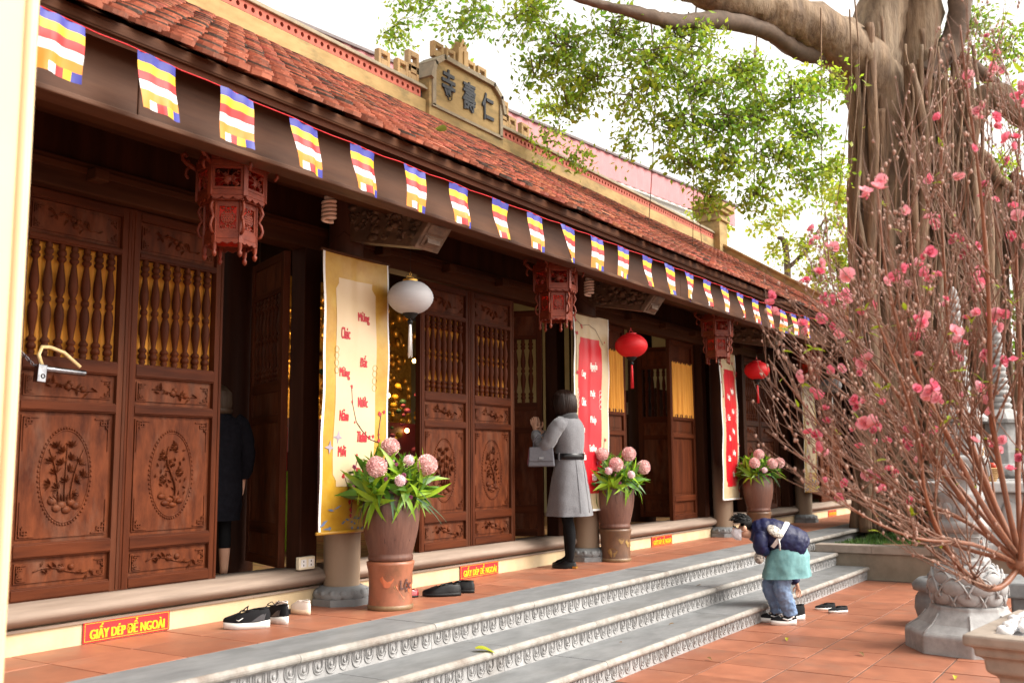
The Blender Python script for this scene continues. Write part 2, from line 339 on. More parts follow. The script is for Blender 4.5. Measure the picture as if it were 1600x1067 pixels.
# --- door leaves
LW, LH = .70, 2.22
def strip(m, pts, w, y0, y1, mi=0):
    for (a, b) in zip(pts[:-1], pts[1:]):
        m.box(min(a[0], b[0]) - w / 2, max(a[0], b[0]) + w / 2, y0, y1, min(a[1], b[1]) - w / 2, max(a[1], b[1]) + w / 2, mi)
def fret(m, w, h, s, y0):                 # key-fret squares in the four corners and broken edge lines
    for sx in (0, 1):
        for sz in (0, 1):
            g = lambda u, v: ((w - u) if sx else u, (h - v) if sz else v)
            t = s * .19
            for q, (pl_) in enumerate(([(.0, .0), (1, 0), (1, 1), (0, 1), (0, 0)], [(.5, .5), (1.5, .5), (1.5, 1.0), (.5, 1.0), (.5, .5)], [(0, .5), (0, 2.1)], [(.5, 0), (2.6, 0)], [(.5, 1), (.5, 1.6), (0, 1.6)])):
                strip(m, [g(a * s, b * s) for a, b in pl_], t, y0 - .0002 * q, y0 + .012)
            if h > .4: strip(m, [g(0, 2.1 * s), g(0, 5.6 * s)], t * .7, y0 + .002, y0 + .012)
def leaf_relief(m, x, z, a, L, w, y, up=.010):
    up *= 1.9
    c, s = math.cos(a), math.sin(a); P = lambda u, v, d: (x + u * c - v * s, y - d, z + u * s + v * c)
    m.add([P(0, 0, up * .5), P(L * .4, w / 2, .001), P(L, 0, up * .3), P(L * .4, -w / 2, .001), P(L * .45, 0, up)], [(0, 4, 1), (1, 4, 2), (2, 4, 3), (3, 4, 0)])
def sprig(m, w, h, y, rnd):               # fruiting branch on a small panel
    pts = [(w * (.2 + .6 * t), y - .004, h * (.5 + .18 * math.sin(t * 5 + rnd.random()))) for t in [k / 8 for k in range(9)]]
    m.tube(pts, .004, 5)
    for k in range(3):
        cx = w * (.5 + rnd.uniform(-.06, .16)); cz = h * rnd.uniform(.38, .68); m.sph((cx, y, cz), (.021, .02, .019), 8, 5)
    for k in range(13):
        p = pts[rnd.randrange(9)]; leaf_relief(m, p[0] + rnd.uniform(-.02, .02), p[2] + rnd.uniform(-.012, .012), rnd.uniform(0, 6.28), rnd.uniform(.03, .055), .016, y)
def bamboo(m, cx, cz, a, b, y, rnd):
    for k in range(3):
        x = cx + (k - 1) * .035; bend_ = (k - 1) * .5 + rnd.uniform(-.15, .15)
        m.tube([(x + bend_ * .13 * t * t, y - .006, cz - .6 * b + t * b * (1.35 - .1 * abs(k - 1))) for t in [q / 6 for q in range(7)]], [.006 - .0005 * q for q in range(7)], 5)
    for k in range(15):                   # fans of leaves spread evenly through the oval
        rr = math.sqrt((k + .5) / 15) * .86; an = k * 2.4; px = cx + a * rr * math.cos(an); pz = cz + b * .12 + b * rr * .80 * math.sin(an)
        if pz < cz - b * .55: continue
        d0 = math.atan2(pz - cz + .3 * b, px - cx) + rnd.uniform(-.5, .5)
        for q in range(5): leaf_relief(m, px, pz, d0 + (q - 2) * .5, rnd.uniform(.040, .052), .011, y, .010)
    for k in range(6): m.sph((cx + a * (-.55 + .22 * k), y, cz - b * (.72 + .12 * (k % 2) - .05 * abs(k - 2.5))), (.030, .016, .022), 8, 5)
    for k in range(9): leaf_relief(m, cx + a * (-.45 + .11 * k), cz - b * .62, PI / 2 + (4 - k) * .18, .05, .010, y, .009)
def flowerbed(m, cx, cz, a, b, y, rnd):
    m.tube([(cx + .28 * a * math.sin(5 * t + .6), y - .006, cz + b * (-.75 + 1.5 * t)) for t in [q / 11 for q in range(12)]], [.011 - .0006 * q for q in range(12)], 6)
    for px, pz in ((-.1, .28), (.45, .05), (-.5, .5), (.15, .74), (-.45, -.12)):
        px = cx + a * px; pz = cz + b * pz; m.sph((px, y, pz), (.011, .018, .010), 8, 5)
        for q in range(10): leaf_relief(m, px, pz, q * .628, .030, .015, y, .010)
    for k in range(40):
        rr = math.sqrt((k + .5) / 40) * .9; an = k * 2.4; px = cx + a * rr * math.cos(an); pz = cz + b * rr * math.sin(an); leaf_relief(m, px, pz, rnd.uniform(0, 6.28), rnd.uniform(.024, .036), .014, y, .008)
    for k in range(6): m.sph((cx + a * (-.5 + .2 * k), y, cz - b * (.70 + .13 * (k % 2) - .05 * abs(k - 2.5))), (.032, .018, .018), 8, 5)
ZP = [(.07, .22), (.30, 1.00), (1.06, 1.22), (1.97, 2.16)]
def frame_mesh():
    m = MB(); s = .062
    m.box(0, s, 0, .05, 0, LH, 0); m.box(LW - s, LW, 0, .05, 0, LH, 0)
    for z0, z1 in ((0, .07), (.22, .30), (1.00, 1.06), (1.22, 1.30), (1.93, 1.97), (2.16, LH)):
        m.box(s, LW - s, .004, .048, z0, z1, 1)
        m.box(s, LW - s, -.004, .006, z0 + .008, z1 - .008, 1)
    for x in (.02, LW - .02): m.box(x - .004, x + .004, -.005, .001, .01, LH - .01, 0)
    return m.mesh('door_leaf')
def panel_mesh(k, style, seed):
    rnd = random.Random(seed); z0, z1 = ZP[k]; m = MB(); x0 = .062; w = LW - .124; h = z1 - z0
    m.box(x0, x0 + w, .026, .040, z0, z1)
    if style == 'plain':
        m.box(x0 + .03, x0 + w - .03, .018, .028, z0 + .03, z1 - .03); return m.mesh('carved_panel')
    g = .022; m.push(T(x0 + g, 0, z0 + g)); w -= 2 * g; h -= 2 * g; y = .018
    m.box(0, w, y, .03, 0, h); m.push(T(.012, 0, .012)); fret(m, w - .024, h - .024, .032 if k == 1 else .021, y - .007); m.pop()
    if k == 1:
        a, b = .158, .262; cx, cz = w / 2, h / 2; n = 60
        for q in range(n):
            t = 2 * PI * q / n; m.sph((cx + a * math.cos(t), y, cz + b * math.sin(t)), .0085, 6, 4)
        m.tube([(cx + .93 * a * math.cos(t), y, cz + .955 * b * math.sin(t)) for t in [2 * PI * q / 40 for q in range(41)]], .005, 5, cap=False)
        (bamboo if style == 'bamboo' else flowerbed)(m, cx, cz, a * .82, b * .86, y, rnd)
    else: sprig(m, w, h, y, rnd)
    m.pop(); return m.mesh('carved_panel')
FM = frame_mesh()
PM = {st: [panel_mesh(k, st, 11 + k + 7 * i) for k in range(4)] for i, st in enumerate(('bamboo', 'flower', 'plain'))}
bp = []
for t, r in ((0, .016), (.03, .021), (.05, .016), (.055, .024), (.085, .026), (.11, .017), (.12, .025), (.14, .026), (.16, .016), (.17, .013), (.22, .017), (.30, .024), (.36, .027), (.42, .024), (.47, .014), (.48, .021), (.5, .023), (.52, .021), (.53, .014), (.58, .024), (.64, .027), (.70, .024), (.78, .017), (.83, .013), (.84, .016), (.86, .026), (.88, .025), (.89, .017), (.915, .026), (.945, .024), (.95, .016), (.97, .021), (1, .016)):
    bp.append((r, t * .63))
bmb = MB(); bmb.lathe(bp, 10); BM = bmb.mesh('baluster')
curt = mat('ochre_curtain', (.80, .37, .045), (.66, .27, .03), .75, 20, (1, 1, .1), .1, trans=.25)
def curtain_mesh(x0, x1, z0, z1, y, seed, amp=.012, n=60):
    rnd = random.Random(seed); m = MB(); ph = [rnd.uniform(0, 6.28) for _ in range(4)]; rows = []
    for j in range(7):
        z = z1 + (z0 - z1) * j / 6; fl = .5 + .5 * j / 6
        rows.append([(x0 + (x1 - x0) * i / n, y + amp * fl * (math.sin(i * .9 + ph[0]) + .5 * math.sin(i * .47 + ph[1] + j * .2)), z) for i in range(n + 1)])
    m.loft(rows, cap=False, closed=False); return m
CM = curtain_mesh(.06, LW - .06, 1.29, 1.94, .056, 3).mesh('curtain'); CM2 = curtain_mesh(.06, LW - .06, 1.26, 1.95, .0, 9, .014).mesh('curtain')
def door_leaf(x, y=5.05, rz=0, style='bamboo', bal=True, curtain=True, width=1.0):
    d = obj('door_leaf', FM, [wood, wood_h], temple, bevel=.004, loc=(x, y, .70), rot=(0, 0, rz))
    d.scale = (width, 1, 1)
    for k in range(4): obj('carved_panel', PM['flower' if (k in (0, 2, 3) and style == 'bamboo') else style][k], carve if style != 'plain' else wood, d, local=True)
    if bal:
        for k in range(7): obj('baluster', BM, wood, d, local=True, loc=(.118 + .0775 * k, .025, 1.30))
    if curtain: obj('curtain', CM if bal else CM2, curt, d, local=True)
    return d
# bay by bay
door_leaf(-.65, style='bamboo'); door_leaf(.05, style='flower'); door_leaf(.75, style='bamboo')
door_leaf(2.23, style='flower'); door_leaf(2.925, style='bamboo'); door_leaf(3.625, style='flower')
door_leaf(5.0, 5.14, rad(66), 'flower', curtain=False)
door_leaf(6.375, style='bamboo'); door_leaf(7.085, style='flower'); door_leaf(8.45, 5.14, rad(112), 'flower', curtain=False)
door_leaf(9.36, style='plain', bal=False, width=1.05); door_leaf(11.31, style='plain', bal=False, width=1.08); door_leaf(12.16, 5.14, rad(100), 'flower', curtain=False)
door_leaf(13.80, style='bamboo', curtain=False); door_leaf(14.51, style='flower', curtain=False); door_leaf(15.6, 5.14, rad(115), 'flower', curtain=False)
door_leaf(17.55, style='bamboo', curtain=False); door_leaf(18.27, style='flower', curtain=False); door_leaf(19.2, 5.14, rad(105), 'flower', curtain=False)
# jamb posts, lintels, boards above
for x0, x1 in ((1.6, 1.78), (2.03, 2.2), (4.99, 5.15), (5.40, 5.56), (8.46, 8.62), (8.94, 9.1), (12.17, 12.30), (12.62, 12.78), (13.66, 13.78), (15.58, 15.74), (16.08, 16.24), (19.08, 19.24), (19.56, 20.3)):
    m = MB(); m.box(x0, x1, 4.985, 5.12, .70, 2.93); obj('jamb_post', m, wood_dark, temple, bevel=.006)
m = MB(); m.box(X0 + .4, 20.4, 4.975, 5.13, 2.925, 3.10); m.box(X0 + .4, 20.4, 4.96, 5.0, 3.03, 3.07); obj('lintel', m, wood_beam, temple, bevel=.006)
m = MB()
for k in range(3): m.box(X0 + .4, 20.4, 5.01 + .004 * (k % 2), 5.10, 3.102 + .32 * k, 3.415 + .32 * k)
obj('wall_boarding', m, wood_dark, temple)
for x in [2.45, 3.3, 4.1, 5.75, 6.6, 7.4, 9.1, 10.0, 10.9, 11.8, 13.4, 14.3, 15.2]:
    m = MB(); m.box(x - .045, x + .045, 4.88, 4.97, 2.99, 3.06); obj('lintel_peg', m, wood_beam, temple, bevel=.008)
m = MB(); m.box(X0 + .4, 20.4, 4.80, 4.95, 3.30, 3.47); obj('eave_beam', m, wood_beam, temple, bevel=.01)
fasc = mat('fascia_wood', (.105, .043, .021), (.048, .019, .010), .6, 7, (.12, 1, 1), .3, (.15, .075, .042), 1.6, .55, spec=.25)
x = .0; Rb = random.Random(8)
while x < 20.6:
    L = Rb.uniform(2.6, 3.6); x2 = min(x + L, 20.6); m = MB(); m.box(x, x2 - .004, 3.93, 3.985, 3.03, 3.43); obj('fascia_board', m, fasc, temple, bevel=.006); x = x2
m = MB(); m.box(0, 20.6, 3.90, 4.03, 3.0, 3.028); obj('fascia_rail', m, fasc, temple, bevel=.006)
m = MB(); m.box(0, 20.6, 4.30, 4.42, 3.12, 3.2); m.box(0, 20.6, 4.5, 4.56, 3.22, 3.27); obj('eave_purlin', m, wood_beam, temple, bevel=.006)
# carved cantilever brackets with end blocks
def bracket(x, seed):
    rnd = random.Random(seed); m = MB()
    m.push(T(x, 0, 0) @ RZ(PI / 2)); m.pop()
    prof = [(4.76, 3.42), (4.76, 2.98), (4.5, 2.93), (4.25, 2.88), (4.12, 2.86), (4.06, 2.88), (4.06, 3.10), (4.2, 3.25), (4.5, 3.42)]
    k = len(prof); vs = [(x - .07, y, z) for y, z in prof] + [(x + .07, y, z) for y, z in prof]
    m.add(vs, [tuple(range(k)), tuple(range(2 * k - 1, k - 1, -1))] + [(i, i + k, (i + 1) % k + k, (i + 1) % k) for i in range(k)])
    for q in range(70):
        y = rnd.uniform(4.12, 4.74); z = rnd.uniform(2.93 + (y - 4.1) * .1, 3.08 + (y - 4.1) * .5)
        for s in (-1, 1):
            if rnd.random() < .5:
                r = rnd.uniform(.02, .05); n = 9; a0 = rnd.uniform(0, 6)
                m.tube([(x + s * (.068 + .012 * math.sin(t * 2.2)), y + r * (1 - t / 9) * math.cos(a0 + t * .75), z + r * (1 - t / 9) * math.sin(a0 + t * .75)) for t in range(n)], [.013 - .001 * t for t in range(n)], 5)
            else: m.sph((x + s * .07, y, z), (rnd.uniform(.015, .03), rnd.uniform(.02, .05), rnd.uniform(.015, .035)), 7, 5)
    b = obj('bracket', m, MT['bracket_wood'], temple)
    m = MB(); m.push(T(x, 4.05, 2.985) @ RX(rad(38))); m.box(-.13, .13, -.026, .026, -.16, .16); m.box(-.10, .10, -.036, -.02, -.13, -.05); m.box(-.10, .10, -.036, -.02, .05, .13); m.box(-.10, .10, -.034, -.02, -.035, .035); m.pop()
    obj('bracket_end', m, wood_grey if False else MT['bracket_wood'], b, bevel=.012)
mat('bracket_wood', (.15, .09, .055), (.06, .034, .022), .65, 12, (1, 1, 1), .35)
for i, x in enumerate(CX[1:]): bracket(x, 20 + i)
# --- roof
EY, EZ, RYY, RZZ = 3.72, 3.36, 7.90, 6.0
sl_ang = math.atan2(RZZ - EZ, RYY - EY); sl_len = math.hypot(RZZ - EZ, RYY - EY)
RXA, RXB = -.6, 20.45
m = MB()
vs = [(RXA, EY + .04, EZ - .055), (RXB, EY + .04, EZ - .055), (RXB, RYY, RZZ - .055), (RXA, RYY, RZZ - .055), (RXA, EY + .04, EZ - .02), (RXB, EY + .04, EZ - .02), (RXB, RYY, RZZ - .02), (RXA, RYY, RZZ - .02)]
m.add(vs, [(0, 3, 2, 1), (4, 5, 6, 7), (0, 1, 5, 4), (1, 2, 6, 5), (2, 3, 7, 6), (3, 0, 4, 7)])
vs = [(x, 2 * RYY - y + .2, z) for x, y, z in vs]; m.add(vs, [(0, 1, 2, 3), (4, 7, 6, 5), (0, 4, 5, 1), (1, 5, 6, 2), (2, 6, 7, 3), (3, 7, 4, 0)])
roof = obj('roof', m, wood_beam, temple)
tw, te, tl, tt = .172, .118, .205, .021
def tile_pts():                           # flat tile with a blunt pointed toe; local x across, y up the slope from toe
    return [(-tw / 2 + .006, .08), (-tw * .40, .036), (-tw * .17, 0.004), (tw * .17, 0.004), (tw * .40, .036), (tw / 2 - .006, .08), (tw / 2 - .003, tl), (-tw / 2 + .003, tl)]
TPp = tile_pts()
tv = [(x, y, .0) for x, y in TPp] + [(x, y, tt) for x, y in TPp]; kk = len(TPp)
tf = [tuple(range(kk - 1, -1, -1)), tuple(range(kk, 2 * kk))] + [(i, (i + 1) % kk, (i + 1) % kk + kk, i + kk) for i in range(kk)]
tmb = MB(); tmb.add(tv, tf); tmb.m = [0, 0] + [1] * 5 + [0] * (kk - 5); lichen = mat('tile_lichen', (.075, .05, .038), (.035, .026, .02), .9, 30); TME2 = tmb.mesh('roof_tile'); tmb.m = [0] * len(tmb.f); TME = tmb.mesh('roof_tile')
rr = random.Random(3); tiles = []
base = T(0, EY, EZ) @ RX(sl_ang)
for j in range(int((sl_len - .05) / te)):
    off = (j % 2) * tw / 2
    for i in range(int((RXB - RXA) / tw)):
        x = RXA + .05 + i * tw + off
        if x > RXB - .12: continue
        sag = .012 * math.sin(x * 1.3 + j * .2)
        M_ = T(x + rr.gauss(0, .011), 0, 0) @ base @ T(0, -.03 + j * te + rr.gauss(0, .006) + (rr.choice((rr.uniform(-.05, .0), rr.uniform(-.015, .02))) if j == 0 else 0), sag * .4) @ RZ(rr.gauss(0, .05)) @ RX(rad(-8) + rr.gauss(0, .035)) @ RY(rr.gauss(0, .02)) @ T(0, 0, .012)
        P_ = M_.translation; dcam = (P_ - CAM).length; tiles.append((dcam if x > 2.1 else 99, M_))
tiles.sort(key=lambda t: t[0])
for d, M_ in tiles[:290]:
    o = obj('roof_tile', TME2 if rr.random() < .16 else TME, [rooft, lichen], roof, local=True); o.parent = roof; o.matrix_parent_inverse = wmat(roof).inverted(); o.matrix_basis = M_
A = np.array(tv); bigv = []; bigf = []; nn = 0
for d, M_ in tiles[290:]:
    Mn = np.array(M_); bigv.append(A @ Mn[:3, :3].T + Mn[:3, 3]); bigf.extend([tuple(i + nn for i in f) for f in tf]); nn += len(tv)
me = bpy.data.meshes.new('roof_tile_field'); me.from_pydata(np.concatenate(bigv).tolist(), [], bigf); me.update()
mi_ = []
for q in range(len(tiles) - 290): d_ = 1 if rr.random() < .16 else 0; mi_ += [0, 0] + [d_] * 5 + [0] * (kk - 5)
me.polygons.foreach_set('material_index', mi_); obj('roof_tile_field', me, [roofs, lichen], roof, kind='stuff')
# rafters under the eaves
m = MB(); m.push(T(0, EY, EZ) @ RX(sl_ang))
raf = MB(); raf.box(-.04, .04, .1, 2.1, -.13, -.058); rme = raf.mesh('rafter')
for k in range(36):
    o = obj('rafter', rme, wood_beam, temple, local=True); o.parent = temple; o.matrix_parent_inverse = wmat(temple).inverted(); o.matrix_basis = T(.9 + .55 * k, EY, EZ) @ RX(sl_ang)
m = MB(); m.push(T(0, EY, EZ) @ RX(sl_ang)); m.box(0, 20.4, .02, .30, -.085, -.058); m.box(0, 20.4, .03, .08, -.12, -.085); m.pop(); obj('eave_batten', m, mat('batten', (.17, .065, .034), (.085, .03, .017), .6, 8, (.1, 1, 1), .3), temple)
m = MB(); m.box(0, 20.4, 3.765, 3.79, 3.295, 3.36); obj('eave_fillet', m, wood_beam, temple, bevel=.004)
# --- ridge with openwork band and stepped plaque
y0, y1 = 7.86, 8.06
for a, b in ((RXA, 10.02), (11.78, 20.1)):
    m = MB(); m.box(a, b, y0, y1, 5.78, 6.185); r_ = obj('ridge', m, ochre, temple, bevel=.01)
    m = MB(); m.box(a, b, y0 + .07, y1 - .07, 6.185, 6.31); obj('ridge_shade_backing', m, MT['ink'], r_)  # black backing stands for the shade inside the pierced holes
    m = MB(); w = .105; n = int((b - a - .02) / w)
    for k in range(n):
        cx = a + .01 + (k + .5) * w; cz = 6.2475; hh = .0605
        R_ = [(cx + w / 2 * c, cz + hh * s) for c, s in ((-1, -1), (1, -1), (1, 1), (-1, 1))]
        q = [(cx + .027 * math.cos(t), cz + .030 * math.sin(t)) for t in [PI / 4 * u - 3 * PI / 4 for u in range(8)]]
        # plate pierced by an eight-sided hole
        o8 = [R_[0], (cx, cz - hh), R_[1], (cx + w / 2, cz), R_[2], (cx, cz + hh), R_[3], (cx - w / 2, cz)]
        vs = [(x, y0 + .004, z) for x, z in o8] + [(x, y0 + .004, z) for x, z in q] + [(x, y0 + .06, z) for x, z in q]
        m.add(vs, [(i, (i + 1) % 8, 8 + (i + 1) % 8, 8 + i) for i in range(8)] + [(8 + i, 8 + (i + 1) % 8, 16 + (i + 1) % 8, 16 + i) for i in range(8)])
    obj('openwork_band', m, ridge_red, r_, kind='stuff')
    m = MB(); m.box(a, b, y0 - .03, y1 + .03, 6.312, 6.345); m.box(a, b, y0 + .01, y1 - .01, 6.345, 6.385); obj('ridge_cap', m, cap_grey, r_, bevel=.008)
pq = [(10.02, 5.78), (11.78, 5.78), (11.78, 6.55), (11.62, 6.80), (11.45, 6.86), (10.35, 6.86), (10.18, 6.80), (10.02, 6.55)]
pq = [(10.02, 5.78), (11.78, 5.78), (11.78, 6.50), (11.70, 6.72), (11.50, 6.86), (10.30, 6.86), (10.10, 6.72), (10.02, 6.50)]
m = MB(); m.prism(pq, y0 - .06, y1 + .04); plaque = obj('plaque', m, ochre, temple, bevel=.012)
m = MB()
edge = pq[2:] 
for (a, b) in zip(edge[:-1], edge[1:]):
    dx, dz = b[0] - a[0], b[1] - a[1]; L = math.hypot(dx, dz); m.push(T(a[0], 0, a[1]) @ RY(-math.atan2(dz, dx))); m.box(-.015, L + .015, y0 - .11, y1 + .07, -.02, .045); m.pop()
for x in (10.10, 11.70): m.box(x - .035, x + .035, y0 - .085, y0 - .05, 6.12, 6.6)
m.box(10.06, 11.74, y0 - .085, y0 - .05, 6.10, 6.14)
obj('plaque_moulding', m, cap_grey, plaque)
for ch, x, z in (('寺', 10.42, 6.29), ('壽', 10.90, 6.27), ('仁', 11.36, 6.27)):
    t = TXT[ch]; mm = MB(); mm.v = [(p[0] + x, p[1] + y0 - .064, p[2] + z) for p in t.v]; mm.f = t.f; mm.m = t.m; mm.sm = t.sm; obj('character', mm, ink, plaque)
def merlon(x, z, w=.22, h=.2):
    m = MB(); t = .05
    m.box(x - w / 2, x - w / 2 + t, y0 + .06, y1 - .06, z, z + h); m.box(x + w / 2 - t, x + w / 2, y0 + .06, y1 - .06, z, z + h)
    m.box(x - w / 2 + t, x + w / 2 - t, y0 + .06, y1 - .06, z, z + h * .42); m.box(x - w / 2 + t, x + w / 2 - t, y0 + .06, y1 - .06, z + h * .74, z + h)
    m.box(x - w / 2 + t, x + w / 2 - t, y0 + .075, y1 - .075, z + h * .42, z + h * .5)
    obj('merlon', m, ochre_lt, plaque, bevel=.008)
for x, z in ((9.25, 6.386), (9.62, 6.386), (9.84, 6.50), (12.0, 6.50), (12.22, 6.386), (12.58, 6.386), (10.38, 6.90), (11.42, 6.90), (10.66, 6.90), (11.14, 6.90), (9.84, 6.386), (12.0, 6.386)): merlon(x, z, .22, .22 if z != 6.50 else .3)
m = MB(); m.prism([(10.78, 6.9), (11.02, 6.9), (11.02, 7.2), (10.98, 7.2), (10.98, 7.29), (10.94, 7.29), (10.9, 7.36), (10.86, 7.29), (10.82, 7.29), (10.82, 7.2), (10.78, 7.2)], y0 + .02, y1 - .02); m.box(10.885, 10.915, y0, y0 + .03, 6.92, 7.16); m.sph((10.9, y0 + .015, 7.26), .02, 8, 5)
obj('finial', m, ochre_lt, plaque, bevel=.008)
# gable end post and the sloping coping down to the eave
m = MB(); m.box(20.1, 20.55, 7.72, 8.18, 5.6, 6.78); m.box(20.05, 20.6, 7.67, 8.23, 6.60, 6.66); m.box(20.02, 20.63, 7.64, 8.26, 6.78, 6.86); m.box(19.97, 20.68, 7.59, 8.31, 6.86, 6.95); m.box(20.05, 20.6, 7.67, 8.23, 6.95, 7.02); m.box(20.15, 20.5, 7.77, 8.13, 7.02, 7.08)
obj('gable_post', m, ochre, temple, bevel=.012)
m = MB(); m.push(T(0, EY, EZ) @ RX(sl_ang)); m.box(20.3, 20.55, .25, sl_len - .1, -.2, .14); m.box(20.27, 20.58, .2, sl_len - .1, .14, .19); m.pop(); obj('gable_coping', m, ochre, temple, bevel=.01)
# gable, back and inner walls, floor, ceiling
m = MB(); m.box(20.3, 20.5, 5.0, 10.9, .4, 3.45); m.box(20.3, 20.5, 5.6, 10.3, 3.45, 4.4); m.box(20.3, 20.5, 6.9, 8.9, 4.4, 5.4); obj('gable_wall', m, cream, temple)
m = MB(); m.box(X0, X0 + .2, 5.0, 10.9, .4, 3.45); m.box(X0, 9.8, 10.9, 11.1, .4, 3.9); m.box(12.2, 20.3, 10.9, 11.1, .4, 3.9); m.box(9.8, 12.2, 10.9, 11.1, 3.0, 3.9); obj('back_wall', m, mat('inner_plaster', (.50, .43, .24), (.42, .36, .2), .85, 4), temple)  # unseen rear opening added here to let sky light into the hall
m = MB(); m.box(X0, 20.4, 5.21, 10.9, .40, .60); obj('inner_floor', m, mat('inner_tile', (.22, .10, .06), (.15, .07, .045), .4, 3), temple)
m = MB(); m.box(14.2, 14.28, 6.1, 10.9, .6, 4.4) ; obj('inner_partition', m, MT['inner_plaster'], temple)
icm = MB(); icm.lathe([(.17, 0), (.18, 1.2), (.165, 3.2)], 20); ime = icm.mesh('inner_column')
for x in CX[:6]: obj('inner_column', ime, wood_dark, temple, loc=(x, 6.0, .60))
# ---------------------------------------------------------------- things on and around the facade
# cream pillar close to the camera, at the left edge of the view
pc = at(-135, 560, 2.3)
m = MB(); m.box(pc.x - .15, pc.x + .15, pc.y - .15, pc.y + .15, .0, 4.6)
m.box(pc.x - .16, pc.x + .16, pc.y - .16, pc.y + .16, 0, .35); m.box(pc.x - .19, pc.x + .19, pc.y - .19, pc.y + .19, 4.3, 4.62)
m.tube([(pc.x + .15, pc.y - .15, .35), (pc.x + .15, pc.y - .15, 4.3)], .018, 8)
tag(obj('pillar', m, pillar_cream, bevel=.012), 'smooth cream painted square pillar beside the courtyard', 'pillar')
# --- prayer-flag bunting
FC = [mat('flag_blue', (.022, .024, .26), (.018, .02, .2), .6), mat('flag_yellow', (.62, .38, .0), (.56, .33, .0), .6), mat('flag_red', (.46, .012, .012), (.40, .01, .01), .6), mat('flag_white', (.60, .59, .58), (.54, .53, .53), .6), mat('flag_orange', (.56, .20, .008), (.50, .17, .006), .6)]
for f_ in FC:
    f_.node_tree.nodes['Principled BSDF'].inputs['Roughness'].default_value = .55
bunt = thing('flag_bunting', 'string of small striped five-colour flags along the temple eave', 'bunting', (2.0, 3.85, 3.3))
FK = 3.715 / 3.85                         # the string runs just under the tile toes
def string_z(x): return 1.4 + FK * (-1.4 + 3.268 + .07 * max(0, (4.2 - x) / 2.2) ** 1.2 - .010 * math.sin((x - 2.268) / .4835 * PI) ** 2 + .006 * math.sin(x * .9) + .04 * max(0, (x - 12.2)))
m = MB(); m.tube([(x * FK, 3.717, string_z(x) + .002) for x in [1.2 + .15 * k for k in range(84)]], .003, 4); obj('string', m, red_cloth, bunt)
fr = random.Random(12)
for k in range(23):
    x0 = 2.268 + .4835 * k; w = .215; h = .26; m = MB(); nx, nz = 10, 18; ph = fr.uniform(0, 6); cu = fr.uniform(.006, .026); tw_ = fr.gauss(0, .12) + (.35 if k in (9, 12, 14, 15, 16, 17) else .1 if k > 4 else 0); sh = fr.gauss(0, .015) + (.02 if k > 2 else 0)
    rows = []
    for j in range(nz + 1):
        t = j / nz; row = []
        for i in range(nx + 1):
            u = i / nx; a = tw_ * t; xx = (u - .5) * w * math.cos(a) * (1 - .05 * t); yy = (u - .5) * w * math.sin(a) + cu * t * math.sin(u * 7 + ph) + .007 * math.sin(u * 13 + ph * 2 + t * 3) + .5 * cu * math.sin(t * 5 + ph)
            zt = string_z(x0 + u * w)
            row.append(((x0 + w / 2 + xx + sh * t) * FK, 3.713 - .012 * t + yy * .8, zt - t * h + .004 * math.sin(u * 6 + ph) * t))
        rows.append(row)
    vs = [p for r in rows for p in r]; fs = []; mi = []
    for j in range(nz):
        for i in range(nx):
            fs.append((j * (nx + 1) + i, j * (nx + 1) + i + 1, (j + 1) * (nx + 1) + i + 1, (j + 1) * (nx + 1) + i))
            mi.append([0, 1, 2, 3, 4][j // 3] if j < 15 else [4, 3, 2, 1, 0][i // 2])
    m.add(vs, fs, 0, True); m.m = mi
    obj('flag', m, FC, bunt)
# --- red and gold rule signs on the plinth
sign_red = mat('sign_red', (.62, .02, .025), (.55, .015, .02), .4, 4); sign_yel = mat('sign_yellow', (.85, .42, .01), (.82, .40, .01), .4, 4)
SL = ['red plinth sign with yellow capitals below the left closed carved doors', 'red plinth sign with yellow capitals behind the black leather shoes', 'red plinth sign with yellow capitals under the ochre curtained doors', 'red plinth sign mostly hidden behind the bending child', 'small orange-red plinth sign at the far end of the terrace']
for (x, w, h, dz), lab in zip(((3.355, .56, .112, .452), (6.805, .565, .112, .452), (10.49, .56, .112, .452), (13.98, .5, .112, .452), (17.6, .5, .112, .452)), SL):
    t = thing('sign', lab, 'sign', (x + w / 2, 4.964, dz), 0, 'shoe rule signs on the plinth')
    m = MB(); m.box(-w / 2, w / 2, -.006, 0, 0, h); obj('sign_board', m, sign_red, t, local=True, bevel=.0015)
    m = MB(); e = .008
    for a in ((-w / 2 + e, w / 2 - e, e, e + .003), (-w / 2 + e, w / 2 - e, h - e - .003, h - e), (-w / 2 + e, -w / 2 + e + .003, e + .003, h - e - .003), (w / 2 - e - .003, w / 2 - e, e + .003, h - e - .003)): m.box(a[0], a[1], -.0068, -.0055, a[2], a[3])
    obj('border', m, sign_yel, t, local=True)
    tx = TXT['GIẤY DÉP ĐỂ NGOÀI']; mm = MB(); mm.v = [(p[0] * (w / .56) * 1.0, p[1] - .0062, p[2] + .018) for p in tx.v]; mm.f = tx.f; mm.m = tx.m; mm.sm = tx.sm
    obj('lettering', mm, sign_yel, t, local=True)
